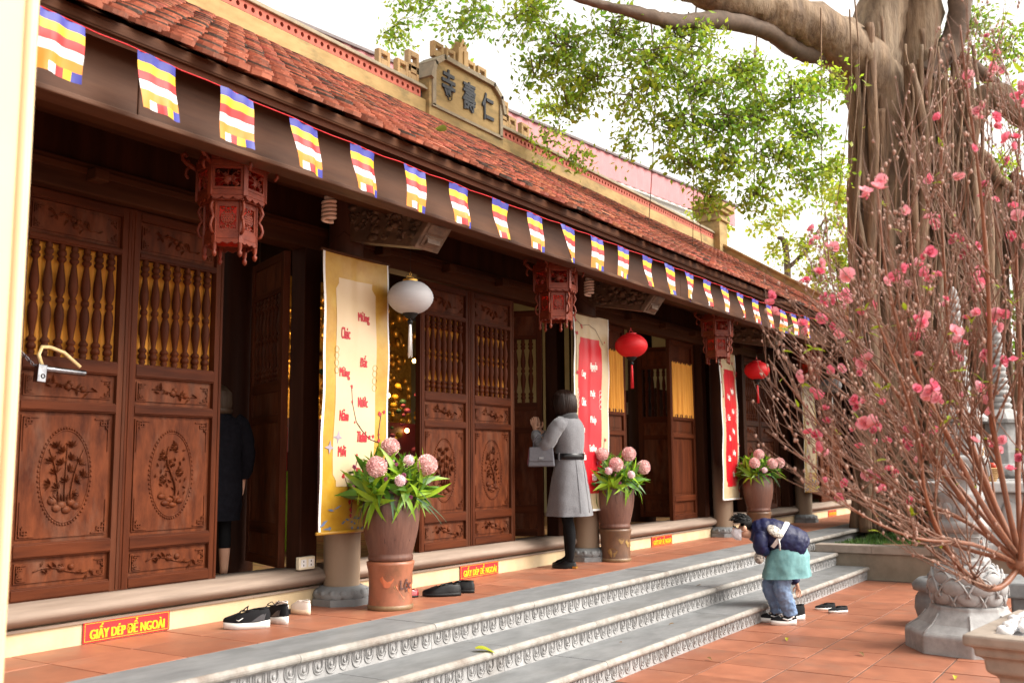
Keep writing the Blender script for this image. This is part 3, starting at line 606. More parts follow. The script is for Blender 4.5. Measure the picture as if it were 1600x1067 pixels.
# --- hanging banners
ban_gold = mat('banner_gold', (.50, .29, .025), (.38, .19, .016), .38, 5, (1, 1, 1), .1, (.55, .38, .09), 3.5, .7)
ban_cream = mat('banner_cream', (.60, .46, .29), (.56, .42, .26), .4, 3, bump=.05); ban_parch = mat('banner_parchment', (.52, .42, .26), (.42, .32, .19), .42, 5, (1, 1, 1), .1, (.55, .38, .2), 4, .5)
ban_red = mat('banner_red', (.52, .008, .018), (.44, .006, .014), .38, 4, bump=.05); prn_red = mat('print_red', (.45, .012, .025), (.36, .01, .02), .5); prn_white = mat('print_white', (.82, .74, .68), None, .5)
prn_dark = mat('print_twig', (.10, .04, .035), None, .5); prn_blue = mat('print_blue', (.16, .24, .42), (.1, .12, .2), .5); prn_grey = mat('print_grey', (.36, .30, .36), (.2, .16, .2), .5)
def banner(x, y, z, kind, label, seed, W_=.67, H_=1.89, rz=0):
    rnd = random.Random(seed); p1, p2 = rnd.uniform(0, 6), rnd.uniform(0, 6)
    wv = lambda u, v: .010 * math.sin(v * 3.3 + p1) + .012 * math.sin(u * 8 + p2) + .004 * math.sin(v * 11 + u * 5 + p1) + .006 * math.sin((u - .33) * 28) * math.exp(-((u - .33) / .07) ** 2)
    t = thing('hanging_banner', label, 'banner', (x, y, z), rz, 'new year banners on the columns')
    def bend(m, dy):
        m.v = [(p[0], p[1] + wv(p[0], p[2]) - dy, p[2]) for p in m.v]; return m
    def sheet(x0, x1, z0, z1, nx, nz, shape=None):
        m = MB(); rows = []
        for j in range(nz + 1):
            v = z0 + (z1 - z0) * j / nz
            a, b = (x0, x1) if not shape else shape(v)
            rows.append([(a + (b - a) * i / nx, 0, v) for i in range(nx + 1)])
        m.loft(rows, cap=False, closed=False); return m
    m = MB()
    m.box(.001, .012, -.0012, .0012, 0, H_, 0)
    gold_ = kind == 'gold'
    cl = sheet(0, W_, 0, H_, 24, 60); rows = cl.v; m = bend(cl, 0)
    nb = len(m.v); m2 = MB(); m2.v = list(m.v) + [(p[0], p[1] + .002, p[2]) for p in m.v]; m2.f = list(m.f) + [tuple(i + nb for i in reversed(f)) for f in m.f]; m2.m = [0] * len(m2.f); m2.sm = [True] * len(m2.f)
    c = obj('banner_cloth', m2, ban_gold if gold_ else ban_parch, t, local=True)
    m = MB(); m.v = []; e1 = bend(sheet(.0, .022, 0, H_, 1, 60), .0012); obj('banner_hem', e1, white, t, local=True)
    e1 = bend(sheet(W_ - .014, W_, 0, H_, 1, 60), .0012); obj('banner_hem', e1, white, t, local=True)
    for zz in (H_, 0):
        m = MB(); m.tube([(-.02, .0, zz), (W_ + .02, 0, zz)], .011, 8); obj('banner_rod', m, wood_beam if zz else (ban_gold if gold_ else white), t, local=True)
    m = MB(); m.tube([(0.02, 0, H_ + .01), (W_ * .5, .12, H_ + .2), (W_ - .02, 0, H_ + .01)], .0025, 4); obj('hanging_cord', m, wood_dark, t, local=True)
    ix0, ix1, iz0, iz1 = (.13, .54, .30, 1.72) if gold_ else (.10, .55, .16, 1.66)
    def shp(v):
        e = min(v - iz0, iz1 - v); k = .035 if e < .05 else (.018 if e < .075 else 0); return (ix0 + k, ix1 - k)
    obj('banner_field', bend(sheet(0, 1, iz0, iz1, 18, 70, shp), .0022), ban_cream if gold_ else ban_red, t, local=True)
    words = ([('Chúc', .225, 1.30), ('Mừng', .225, 1.02), ('Năm', .225, .74), ('Mới', .225, .50), ('Mừng', .42, 1.42), ('Đất', .42, 1.12), ('Nước', .42, .84), ('Thanh', .42, .60), ('Bình', .42, .36 - .01)] if gold_ else
             [('Cung', .215, 1.26), ('Chúc', .215, 1.00), ('Tân', .215, .74), ('Xuân', .215, .48), ('Nguyện', .40, 1.34), ('Phật', .40, 1.08), ('Pháp', .40, .82), ('Trường', .40, .54), ('Tồn', .40, .28)])
    for w, cx, cz in words:
        q = TXT[w]; lt = MB(); lt.v = [(p[0] + cx, p[1], p[2] + cz) for p in q.v]; lt.f = q.f; lt.m = q.m; lt.sm = q.sm
        obj('word', bend(lt, .0035), prn_red if gold_ else prn_white, t, local=True)
    def blossom(m, bx, bz, r):
        for q in range(5):
            a = q * 1.257 + rnd.random(); m.prism([(bx + r * .55 * math.cos(a) + r * .5 * math.cos(b), bz + r * .55 * math.sin(a) + r * .5 * math.sin(b)) for b in [k * PI / 3 for k in range(6)]], -.0006 - .0001 * q, 0)
    def twig(m, pts, r):
        q = MB(); q.tube([(a, 0, b) for a, b in pts], r, 4); obj('printed_twig', bend(q, .0035), prn_dark, t, local=True)
    tw1, fl = MB(), MB()
    if gold_:
        for pts in ([(.30, .98), (.31, .86), (.36, .74), (.43, .67), (.50, .62), (.58, .60)], [(.60, .80), (.575, .66), (.60, .52), (.565, .40), (.56, .20)], [(.40, .50), (.36, .38), (.34, .26), (.33, .12)], [(.26, .36), (.30, .27), (.335, .22)]):
            twig(tw1, pts, .0032)
            for a, b in pts:
                for q in range(2):
                    if rnd.random() < .75: blossom(fl, a + rnd.uniform(-.03, .03), b + rnd.uniform(-.03, .03), rnd.uniform(.008, .018))
        bd = MB()
        for bx, bz in ((.09, .56), (.175, .63)):
            bd.prism([(bx - .05, bz), (bx - .01, bz + .012), (bx + .01, bz + .05), (bx + .02, bz + .01), (bx + .05, bz - .005), (bx + .015, bz - .012), (bx, bz - .045), (bx - .008, bz - .01)], -.0006, 0)
        obj('printed_bird', bend(bd, .004), prn_grey, t, local=True)
        wt = MB()
        for q in range(26):
            cx, cz = rnd.uniform(.03, .6), rnd.uniform(.02, .30) ** 1.2 * .9; L = rnd.uniform(.02, .09); h = rnd.uniform(.006, .016); s = rnd.uniform(-.2, .6)
            wt.prism([(cx - L / 2, cz - L / 2 * s), (cx, cz - h), (cx + L / 2, cz + L / 2 * s), (cx, cz + h)], -.0005 - .00002 * q, 0)
        obj('printed_water', bend(wt, .0035), [prn_blue], t, local=True, kind='stuff')
    else:
        for pts in ([(.05, 1.82), (.2, 1.78), (.33, 1.80), (.45, 1.76), (.58, 1.62)], [(.05, 1.7), (.045, 1.5), (.06, 1.3)], [(.60, .7), (.585, .5), (.60, .3), (.57, .1)]):
            twig(tw1, pts, .0022)
            for a, b in pts:
                for q in range(2):
                    if rnd.random() < .7: blossom(fl, min(.64, a + rnd.uniform(-.03, .03)), b + rnd.uniform(-.03, .03), rnd.uniform(.008, .02))
        for bx in (.085, .535):
            kn = MB()
            for bz in (1.0, 1.05, 1.1, 1.14): kn.tube([(bx + .022 * math.cos(a), 0, bz + .022 * math.sin(a)) for a in [k * PI / 6 for k in range(13)]], .0025, 4)
            obj('printed_knot', bend(kn, .003), prn_white, t, local=True)
    if gold_:
        for bx, b0 in ((.14, 1.08), (.53, .98)):
            kn = MB()
            for bz in (0, .05, .1, .14): kn.tube([(bx + .022 * math.cos(a), 0, b0 + bz + .022 * math.sin(a)) for a in [k * PI / 6 for k in range(13)]], .0018, 4)
            obj('printed_knot', bend(kn, .003), ban_gold, t, local=True)
    obj('printed_blossom', bend(fl, .0042), prn_red, t, local=True, kind='stuff')
banner(4.82, 4.655, .955, 'gold', 'gold and cream banner with red lettering behind the urn nearest the sneakers', 1)
banner(8.21, 4.66, .95, 'red', 'red banner with white lettering behind the woman in the grey coat', 2, .70)
banner(12.05, 4.69, .93, 'red', 'red banner with white lettering beside the urn the child bends before', 3, .60)
banner(15.48, 4.69, .93, 'gold', 'gold and cream banner partly veiled by the blossom twigs', 4, .64, 1.7)
# --- carved hexagonal lanterns
def hex_lantern():
    t = thing('carved_lantern', 'x', 'lantern', (3.63, 4.2, 2.52), rad(12), 'carved wooden lanterns under the eave')
    def ring(m, r0, r1, z0, z1):
        m.lathe([(r0, z0), (r1, z0), (r1, z1), (r0, z1), (r0, z0)], 6, 0, False, False, False)
    body = MB(); ring(body, .10, .145, .085, .125); ring(body, .12, .165, .29, .315); ring(body, .12, .185, .315, .345); ring(body, .14, .195, .475, .505); ring(body, .10, .14, .275, .29)
    for k in range(6):
        a = k * PI / 3; c, s = math.cos(a), math.sin(a)
        body.push(T(.133 * c, .133 * s, 0) @ RZ(a)); body.box(-.012, .012, -.012, .012, .06, .30); body.pop()
        body.push(T(.178 * c, .178 * s, 0) @ RZ(a)); body.box(-.012, .012, -.012, .012, .31, .51); body.pop()
    obj('lantern_frame', body, wood_red, t, local=True, bevel=.002)
    def face(w, h, dense):
        m = MB(); th = .008
        for a in ((-w / 2, -w / 2 + .014, 0, h), (w / 2 - .014, w / 2, 0, h), (-w / 2 + .014, w / 2 - .014, 0, .014), (-w / 2 + .014, w / 2 - .014, h - .014, h)): m.box(a[0], a[1], -th / 2, th / 2, a[2], a[3])
        rnd = random.Random(int(w * 1000)); cx, cz = 0, h / 2
        if dense:      # round longevity medallion with scrolls above and below
            rx, rz_ = w * .30, h * .24
            m.tube([(rx * math.cos(a), 0, cz + rz_ * math.sin(a)) for a in [k * PI / 10 for k in range(21)]], .004, 4)
            for k in (-.5, -.17, .17, .5): q = math.sqrt(1 - k * k); m.box(-rx * q, rx * q, -.003, .003, cz + rz_ * k - .003, cz + rz_ * k + .003); m.box(rx * k - .003, rx * k + .003, -.0034, .0034, cz - rz_ * q * .8, cz + rz_ * q * .8)
            for s in (-1, 1):
                for u in (-1, 1):
                    m.tube([(u * w * (.04 + .3 * tt) * math.cos(tt * 2.2), 0, cz + s * (rz_ + h * .24 * tt)) for tt in [k / 8 for k in range(9)]], .004, 4)
                    m.tube([(u * (w * .2 + .012 * math.cos(a)), 0, cz + s * h * .38 + .012 * math.sin(a)) for a in [k * PI / 5 for k in range(10)]], .0035, 4)
        else:
            for k in range(9):
                x = rnd.uniform(-.34, .34) * w; z = rnd.uniform(.22, .78) * h; r = rnd.uniform(.008, .016); a0 = rnd.uniform(0, 6)
                m.tube([(x + r * (1 - q / 12) * math.cos(a0 + q * .7), 0, z + r * (1 - q / 12) * math.sin(a0 + q * .7)) for q in range(10)], .004, 4)
            m.sph((0, 0, h * .45), (w * .13, .006, h * .16), 8, 5)
            for k in range(8): a = k * PI / 4; m.tube([(0, 0, h * .45), (w * .36 * math.cos(a), 0, h * .5 + h * .34 * math.sin(a))], .003, 4)
        return m
    low = face(.117, .15, True).mesh('fret_panel'); up = face(.162, .128, False).mesh('fret_panel')
    cr = MB()
    poly = [(-.085, 0)] + [(-.085 + .17 * k / 12, .012 + .032 * math.sin(PI * k / 12) + .010 * math.cos(k * PI / 2)) for k in range(13)] + [(.085, 0)]
    cr.prism(poly, -.005, .005)
    for u in (-1, 1): cr.tube([(u * (.05 + .012 * math.cos(a)), -.005, .015 + .010 * math.sin(a)) for a in [k * PI / 5 for k in range(10)]], .004, 4)
    cme_ = cr.mesh('crest')
    ap = MB(); ap.prism([(-.065, 0), (.065, 0)] + [(.065 - .13 * k / 10, -.012 - .016 * abs(math.sin(k * PI * .3))) for k in range(11)], -.005, .005); ame = ap.mesh('apron')
    ap2 = MB(); ap2.prism([(-.085, 0), (.085, 0)] + [(.085 - .17 * k / 12, -.008 - .016 * abs(math.sin(k * PI / 4))) for k in range(13)], -.005, .005); ame2 = ap2.mesh('apron')
    sc = MB(); sc.tube([(0, 0, 0), (.02, 0, .015), (.045, 0, .03), (.07, 0, .055), (.075, 0, .08), (.06, 0, .09), (.05, 0, .078), (.057, 0, .068)], [.011, .014, .014, .013, .012, .011, .009, .007], 6)
    sc.tube([(.03, 0, .02), (.05, 0, .0), (.055, 0, -.03), (.04, 0, -.05)], .009, 5); sc.sph((.045, 0, .045), .012, 6, 4); sme = sc.mesh('scroll')
    sd = MB(); sd.tube([(0, 0, .21), (.02, 0, .2), (.03, 0, .17), (.016, 0, .14), (.008, 0, .12), (.022, 0, .10), (.03, 0, .07), (.02, 0, .04), (0, 0, .03)], .009, 5); sd.tube([(.01, 0, .19), (.02, 0, .165), (.008, 0, .15)], .005, 5); sme2 = sd.mesh('side_scroll')
    ft = MB(); ft.lathe([(.003, -.055), (.012, -.045), (.014, -.03), (.007, -.02), (.012, -.005), (.012, .06)], 8); fme = ft.mesh('foot')
    for k in range(6):
        a = k * PI / 3; am = a + PI / 6
        obj('fret_panel', low, wood_red, t, local=True, loc=(.117 * math.cos(am), .117 * math.sin(am), .126), rot=(0, 0, am + PI / 2))
        obj('fret_panel', up, wood_red, t, local=True, loc=(.156 * math.cos(am), .156 * math.sin(am), .346), rot=(0, 0, am + PI / 2))
        obj('crest', cme_, wood_red, t, local=True, loc=(.163 * math.cos(am), .163 * math.sin(am), .506), rot=(0, 0, am + PI / 2))
        obj('apron', ame, wood_red, t, local=True, loc=(.122 * math.cos(am), .122 * math.sin(am), .084), rot=(0, 0, am + PI / 2))
        obj('apron', ame2, wood_red, t, local=True, loc=(.155 * math.cos(am), .155 * math.sin(am), .314), rot=(0, 0, am + PI / 2))
        obj('scroll', sme, wood_red, t, local=True, loc=(.19 * math.cos(a), .19 * math.sin(a), .49), rot=(0, 0, a))
        obj('side_scroll', sme2, wood_red, t, local=True, loc=(.142 * math.cos(a), .142 * math.sin(a), .08), rot=(0, 0, a))
        obj('foot', fme, wood_red, t, local=True, loc=(.133 * math.cos(a), .133 * math.sin(a), .04))
    m = MB(); m.lathe([(.03, .2), (.035, .25), (.03, .29)], 10); m.sph((0, 0, .255), (.034, .034, .045), 10, 6); obj('red_bulb', m, mat('red_lamp', (.8, .05, .04), None, .3, emit=((1, .05, .04), 4)), t, local=True)
    m = MB(); m.lathe([(.112, .127), (.112, .274)], 6, 0, False, False, False); obj('red_lining', m, mat('red_silk', (.30, .05, .02), (.2, .03, .015), .5, trans=.3), t, local=True)
    m = MB(); m.tube([(0, 0, .3), (0, .0, .72)], .004, 5); m.tube([(.02, 0, .52), (.015, .01, .6), (.03, .0, .66)], .004, 5, 1); obj('hanging_cord', m, [blk, mat('yellow_wire', (.8, .55, .02), None, .4)], t, local=True)
    return t
hl = hex_lantern(); hl['label'] = 'carved red-brown hexagonal lantern hanging before the left carved doors'
for x, lab in ((7.12, 'carved red-brown hexagonal lantern hanging above the praying woman'), (10.75, 'carved red-brown hexagonal lantern hanging between the two red globe lanterns'), (14.3, 'dark carved lantern half hidden by the blossom twigs')): dup(hl, (x, 4.2, 2.52), rad(12), lab)
# --- silk globe lanterns
def globe(x, y, zc, ms, mt, label, rx=.155, rz_=.115):
    t = thing('silk_lantern', label, 'lantern', (x, y, zc), 0, 'silk globe lanterns')
    m = MB(); n = 24
    prof = [(rx * (.34 + .66 * math.sin(PI * k / n) ** .62) * (1 + .008 * math.cos(k * PI)), -rz_ + 2 * rz_ * k / n) for k in range(n + 1)]
    m.lathe(prof, 28, 0, True); obj('shade', m, ms, t, local=True)
    m = MB(); m.lathe([(.056, rz_ - .002), (.056, rz_ + .012)], 16); m.tube([(-.04, 0, rz_ + .01), (-.04, 0, rz_ + .035), (.04, 0, rz_ + .035), (.04, 0, rz_ + .01)], .0025, 5); m.tube([(0, 0, rz_ + .035), (.012, 0, rz_ + .055), (0, 0, rz_ + .07), (-.012, 0, rz_ + .055), (0, 0, rz_ + .035)], .002, 5); obj('top_ring', m, gold if ms is not MT.get('silk_red') else red_cloth, t, local=True)
    m = MB(); m.lathe([(.02, -rz_ - .04), (.05, -rz_ - .015), (.056, -rz_ + .002)], 16); m.sph((0, 0, -rz_ - .062), .02, 10, 6); obj('base_knob', m, blk, t, local=True)
    m = MB(); m.tube([(0, 0, rz_ + .07), (0, .01, 3.3 - zc)], .0018, 4); obj('hanging_cord', m, blk, t, local=True)
    m = MB(); m.tube([(0, 0, -rz_ - .03), (0, 0, -rz_ - .09)], .003, 5)
    for k in range(14):
        a = k * 2.4; r = .013 * math.sqrt(k / 14); m.tube([(r * .6 * math.cos(a), r * .6 * math.sin(a), -rz_ - .08), (r * math.cos(a), r * math.sin(a), -rz_ - .16), (r * 1.3 * math.cos(a), r * 1.3 * math.sin(a), -rz_ - .31 + .01 * math.sin(k))], .0035, 4)
    obj('tassel', m, mt, t, local=True)
silk_w = mat('silk_white', (.62, .62, .645), (.56, .56, .59), .6, 12, (1, 1, 6), .08, trans=.35); silk_r = mat('silk_red', (.75, .012, .02), (.66, .01, .016), .55, 12, (1, 1, 6), .08, trans=.3)
globe(5.5, 4.45, 2.585, silk_w, white, 'white silk globe lantern with white tassel beside the gold banner', .165, .115)
globe(9.04, 4.45, 2.575, silk_r, red_cloth, 'red silk globe lantern with red tassel above the urn near the grey-coated woman', .165, .115)
globe(12.76, 4.45, 2.60, silk_r, red_cloth, 'red silk globe lantern with red tassel above the urn behind the child', .165, .115)
globe(16.28, 4.45, 2.62, silk_w, white, 'white silk globe lantern seen through the blossom twigs', .165, .11)
# --- spiral lamps under the eave
for i, (x, y, z0, lab) in enumerate(((4.71, 4.5, 2.98, 'white spiral lamp under the eave beside the gold banner'), (8.26, 4.5, 2.98, 'white spiral lamp under the eave above the red banner'))):
    t = thing('spiral_lamp', lab, 'lamp', (x, y, z0), 0, 'spiral lamps under the eave')
    m = MB(); n = 5.0; N = 70; m.tube([(.04 * math.cos(q * n * 2 * PI / N), .04 * math.sin(q * n * 2 * PI / N), .012 + .135 * q / N) for q in range(N + 1)], .0125, 7); obj('spiral_tube', m, mat('lamp_glass', (.80, .68, .60), (.74, .62, .55), .25), t, local=True)
    m = MB(); m.lathe([(.028, .15), (.034, .16), (.034, .175), (.018, .178), (.018, .21), (.045, .212), (.045, .225)], 14); m.tube([(0, 0, .22), (0, .03, .36)], .006, 6); obj('lamp_base', m, white, t, local=True)
# --- glazed urns on painted stands, with bouquets
urn_m = mat('urn_glaze', (.165, .075, .052), (.115, .05, .036), .42, 30, (1, 1, .15), .25, (.08, .035, .028), 9, .7); stand_m = mat('stand_glaze', (.36, .125, .065), (.24, .085, .045), .4, 5, (1, 1, 1), .1, (.12, .06, .03), 4, .8); stand_m2 = mat('brown_stand_glaze', (.17, .085, .045), (.10, .05, .028), .4, 6, (1, 1, 1), .1, (.07, .04, .02), 4, .7); stand_k = mat('stand_motif', (.32, .20, .06), (.2, .1, .03), .4, 12); motif_o = mat('motif_orange', (.52, .14, .055), (.42, .10, .04), .4, 8); stand_rim = mat('stand_rim', (.24, .15, .075), (.15, .09, .045), .5, 10)
leaf_ms = [mat('dracaena_leaf', (.30, .46, .02), (.16, .32, .015), .42, 6, (1, 1, 1), .05, trans=.25, vary=.3), mat('dracaena_leaf_dark', (.11, .25, .025), (.06, .16, .016), .4, 6, trans=.2, vary=.3), mat('fern_leaf', (.05, .10, .05), (.03, .06, .03), .5, 6, trans=.2, vary=.25)]
mum_m = mat('chrysanthemum_petal', (.82, .60, .57), (.78, .44, .44), .6, 14, trans=.25, vary=.06); mum_pale = mat('pale_petal', (.84, .66, .68), (.78, .55, .60), .6, 14, trans=.25); wax_m = mat('waxflower', (.50, .12, .26), (.38, .08, .2), .6, trans=.2)
def leaf_mesh(L, w, droop, fold=.25):
    m = MB(); n = 6; vs = []; 
    for i in range(n + 1):
        t = i / n; hw = w / 2 * math.sin(PI * min(1, .06 + t * .94) ** .75) if i < n else .0005; x = L * t; z = -droop * L * t * t
        vs += [(x, -hw, z + fold * hw), (x, 0, z), (x, hw, z + fold * hw)]
    fs = []
    for i in range(n): fs += [(3 * i, 3 * i + 1, 3 * i + 4, 3 * i + 3), (3 * i + 1, 3 * i + 2, 3 * i + 5, 3 * i + 4)]
    m.add(vs, fs, 0, True); return m.mesh('leaf')
LVM = {}
for a, ms in enumerate(leaf_ms):
    for b in range(3):
        me = leaf_mesh((.19, .24, .17)[b] * (1 if a < 2 else 1.15), (.042, .048, .038)[b] * (1 if a < 2 else .5), (.15, .45, .8)[b]); me.materials.append(ms); LVM[(a, b)] = me
def mum_mesh(r, seed, n=190):
    rnd = random.Random(seed); m = MB(); m.sph((0, 0, 0), r * .80, 12, 8)
    for k in range(n):
        z = 1 - 2 * (k + .5) / n; a = k * 2.39996; q = math.sqrt(1 - z * z); d = Vector((q * math.cos(a), q * math.sin(a), z)); u = d.orthogonal().normalized(); w = d.cross(u); rr_ = rnd.uniform(0, 6.28); u2 = u * math.cos(rr_) + w * math.sin(rr_); w2 = d.cross(u2)
        R = r * rnd.uniform(.94, 1.04); s = r * .17
        m.add([d * r * .74, d * R * .93 + u2 * s, d * R + w2 * s * .3, d * R * .93 - u2 * s, d * r * .86 + w2 * s * .5], [(0, 1, 4), (0, 4, 3), (1, 2, 4), (4, 2, 3)], 0, True)
    return m.mesh('chrysanthemum')
MUM = [mum_mesh(.072, 1), mum_mesh(.066, 2), mum_mesh(.040, 3, 90)]
for me, mm in zip(MUM, (mum_m, mum_m, mum_pale)): me.materials.append(mm)
wf = MB()
for k in range(5): a = k * 1.2566; wf.prism([(.006 * math.cos(a) + .006 * math.cos(b), .006 * math.sin(a) + .006 * math.sin(b)) for b in [q * PI / 3 for q in range(6)]], -.0008 * (k % 3) - .002, 0)
wf.sph((0, -.002, 0), .003, 6, 4); WFM = wf.mesh('waxflower'); WFM.materials.append(wax_m)
def urn(x, y, label_bits, seed, big=True, mums=None):
    rnd = random.Random(seed); st = thing('ceramic_stand', label_bits[0], 'stand', (x, y, TZ), rnd.uniform(0, .3), 'painted stands under the urns'); st.scale = (.75, .75, .83)
    m = MB(); m.lathe([(.195, 0), (.205, .012), (.205, .03), (.196, .04)], 32, 0); obj('stand_foot', m, stand_rim, st, local=True)
    m = MB(); pr = [(.196, .04), (.192, .10), (.19, .2), (.196, .29), (.212, .352), (.214, .372), (.19, .38)]; m.lathe(pr, 36); obj('stand_body', m, stand_m if seed == 1 else stand_m2, st, local=True)
    fa = math.atan2(-CAM.y - y, -x) - st.rotation_euler.z  # painted side turned to the courtyard
    def on_drum(poly, a0, z0, name, mt_, lift=.002):
        mm = MB(); R_ = .193 + lift; f = lambda p, q: (q * math.cos(a0 + p[0] / .193), q * math.sin(a0 + p[0] / .193), z0 + p[1]); k = len(poly)
        mm.add([f(p, R_ + .004 * abs(z0 + p[1] - .15)) for p in poly], [tuple(range(k))]); obj(name, mm, mt_, st, local=True)
    a1 = -2.15 + (.0 if seed == 1 else -.5)
    for s, nm, mt_, lf in ((.115, 'painted_diamond', stand_k, .002), (.10, 'painted_diamond', motif_o, .003)):
        if seed == 1: on_drum([(s, 0), (.02, s * 1.05), (-s, .0), (-.02, -s * 1.05)], a1 + .42, .19, nm, mt_, lf)
    for k in range(7):
        a = a1 - .5 + k * .62; rr_ = rnd.uniform(.035, .06)
        if seed == 1 and k == 1: continue
        on_drum([(rr_ * (1 + .3 * math.sin(3 * q)) * math.cos(q), rr_ * .9 * math.sin(q)) for q in [j * PI / 7 for j in range(14)]], a, rnd.uniform(.10, .27), 'painted_motif', motif_o if k % 2 == 0 and seed == 1 else stand_k, .0015)
    if seed == 1:
        tx = TXT['Lộc']; mm = MB(); mm.v = [((.1985 - p[1]) * math.cos(a1 + .44 + p[0] / .195), (.1985 - p[1]) * math.sin(a1 + .44 + p[0] / .195), p[2] + .145) for p in tx.v]; mm.f = tx.f; mm.m = tx.m; mm.sm = tx.sm; obj('lettering', mm, prn_dark, st, local=True)
    u = thing('ceramic_urn', label_bits[1], 'urn', (x, y, TZ + .3165), rnd.uniform(0, 6), 'brown ceramic urns on the terrace'); u.scale = (.74, .74, .95)
    m = MB(); wob = lambda a, z: 1 + .006 * math.sin(a * 24)
    m.lathe([(.17, 0), (.202, .004), (.205, .03), (.195, .045), (.20, .055), (.222, .12), (.25, .22), (.262, .31), (.258, .39), (.235, .455), (.225, .468), (.235, .48), (.228, .49), (.205, .486), (.20, .43)], 40, 0, True, True, False); obj('urn_body', m, urn_m, u, local=True)
    m = MB(); m.lathe([(.206, .40), (.0, .42)], 24, 0, True, False, False); obj('soil', m, blk, u, local=True)
    m = MB()
    for k in range(9):
        a0 = k * .7
        for q in range(4):
            z = .12 + .07 * q + rnd.uniform(0, .04); a = a0 + rnd.uniform(-.25, .25); rr_ = .222 + (.262 - .222) * min(1, (z - .12) / .19)
            m.tube([(rr_ * math.cos(a + .03 * i * rnd.uniform(-1, 1)) * 1.004, rr_ * math.sin(a + .02 * i) * 1.004, z + .02 * i) for i in range(4)], .004, 4)
    obj('scratched_pattern', m, mat('incised', (.075, .035, .028), None, .6), u, local=True, kind='stuff')
    for z in (.105, .455): pass
    b = thing('bouquet', label_bits[2], 'bouquet', (x, y, TZ + .3165 + .43), 0, 'chrysanthemum bouquets in the urns')
    for g in range(26 if big else 20):         # rosettes of leaves spread over a dome
        a = g * 2.4 + rnd.uniform(-.3, .3); e = math.acos(1 - 1.2 * (g + .5) / 26); ax = Vector((math.sin(e) * math.cos(a), math.sin(e) * math.sin(a), math.cos(e))); c0 = Vector((ax.x * .185, ax.y * .185, .0 + ax.z * .15)); u_ = ax.orthogonal().normalized(); w_ = ax.cross(u_)
        kind = 0 if g % 3 else 1
        for k in range(10):
            b_ = k * .628 + rnd.uniform(-.25, .25); tilt = rnd.uniform(.35, 1.15); d = (ax * math.cos(tilt) + (u_ * math.cos(b_) + w_ * math.sin(b_)) * math.sin(tilt)); d.z += .12; d.normalize()
            q = LVM[(kind if rnd.random() < .8 else 1 - kind, rnd.choice((0, 0, 1)) if d.z > -.1 else 2)]
            X_ = d; Z_ = (ax - X_ * ax.dot(X_)).normalized(); Y_ = Z_.cross(X_); Mr = Matrix((X_, Y_, Z_)).transposed()
            o = obj('leaf', q, None, b, local=True); o.location = c0 + ax * rnd.uniform(-.04, .02); o.rotation_euler = Mr.to_euler(); sc_ = rnd.uniform(.72, 1.08); o.scale = (sc_,) * 3
    for k in range(9):                         # loose trailing fern stems round the rim
        a = rnd.uniform(0, 6.28); o = obj('leaf', LVM[(2, rnd.choice((1, 2)))], None, b, local=True); o.location = (.14 * math.cos(a), .14 * math.sin(a), rnd.uniform(-.03, .08)); o.rotation_euler = Euler((0, -rnd.uniform(-.5, .5), a + rnd.uniform(-.4, .4)), 'XYZ'); sc_ = rnd.uniform(.8, 1.2); o.scale = (sc_,) * 3
    for k, (ang, rr_, z, mi) in enumerate(mums):
        o = obj('chrysanthemum', MUM[mi], None, b, local=True); o.location = (rr_ * math.cos(ang), rr_ * math.sin(ang), z); o.rotation_euler = (rnd.uniform(0, 6),) * 3
        mm = MB(); mm.tube([(0, 0, -.02), (rr_ * .6 * math.cos(ang), rr_ * .6 * math.sin(ang), z * .6), (rr_ * math.cos(ang), rr_ * math.sin(ang), z)], .005, 5); obj('stem', mm, leaf_ms[1], b, local=True)
    for k in range(46):
        a = rnd.uniform(0, 6.28); r_ = rnd.uniform(.05, .26); o = obj('waxflower', WFM, None, b, local=True); o.location = (r_ * math.cos(a), r_ * math.sin(a), rnd.uniform(.05, .30) - r_ * .35); o.rotation_euler = (rnd.uniform(-.6, .6), 0, rnd.uniform(0, 6)); o.scale = (rnd.uniform(1, 1.7),) * 3
va = -2.15                                # towards the camera
def mset(*l): return [(va + PI / 2 + (0 if s > 0 else PI), abs(s), z, k) if abs(d) < .01 else (math.atan2(d * math.sin(va) + s * math.cos(va), d * math.cos(va) - s * math.sin(va)), math.hypot(s, d), z, k) for s, d, z, k in l]
urn(5.245, 4.40, ('painted orange stand with lettering under the urn nearest the sneakers', 'brown ceramic urn before the gold banner nearest the sneakers', 'pink chrysanthemum bouquet before the gold and cream banner'), 1, True, mset((-.17, .24, .19, 0), (.18, .22, .20, 0), (-.02, .04, .32, 1), (-.03, .30, .10, 2), (.06, .2, .23, 2)))
urn(8.86, 4.58, ('brown stand painted with ochre clouds beside the praying woman', 'brown ceramic urn beside the praying woman', 'pink chrysanthemum bouquet beside the praying woman'), 2, True, mset((-.11, .24, .19, 0), (.07, .18, .29, 0), (.23, .18, .16, 0), (-.16, .06, .29, 1), (.02, .30, .09, 2), (-.20, .25, .13, 2)))
urn(12.66, 4.46, ('painted stand hidden behind the bending child', 'brown ceramic urn behind the bending child', 'pink chrysanthemum bouquet behind the bending child'), 3, False, mset((-.19, .2, .19, 0), (-.04, .1, .30, 0), (.04, .26, .18, 0), (.20, .2, .19, 0), (-.1, .28, .10, 2)))
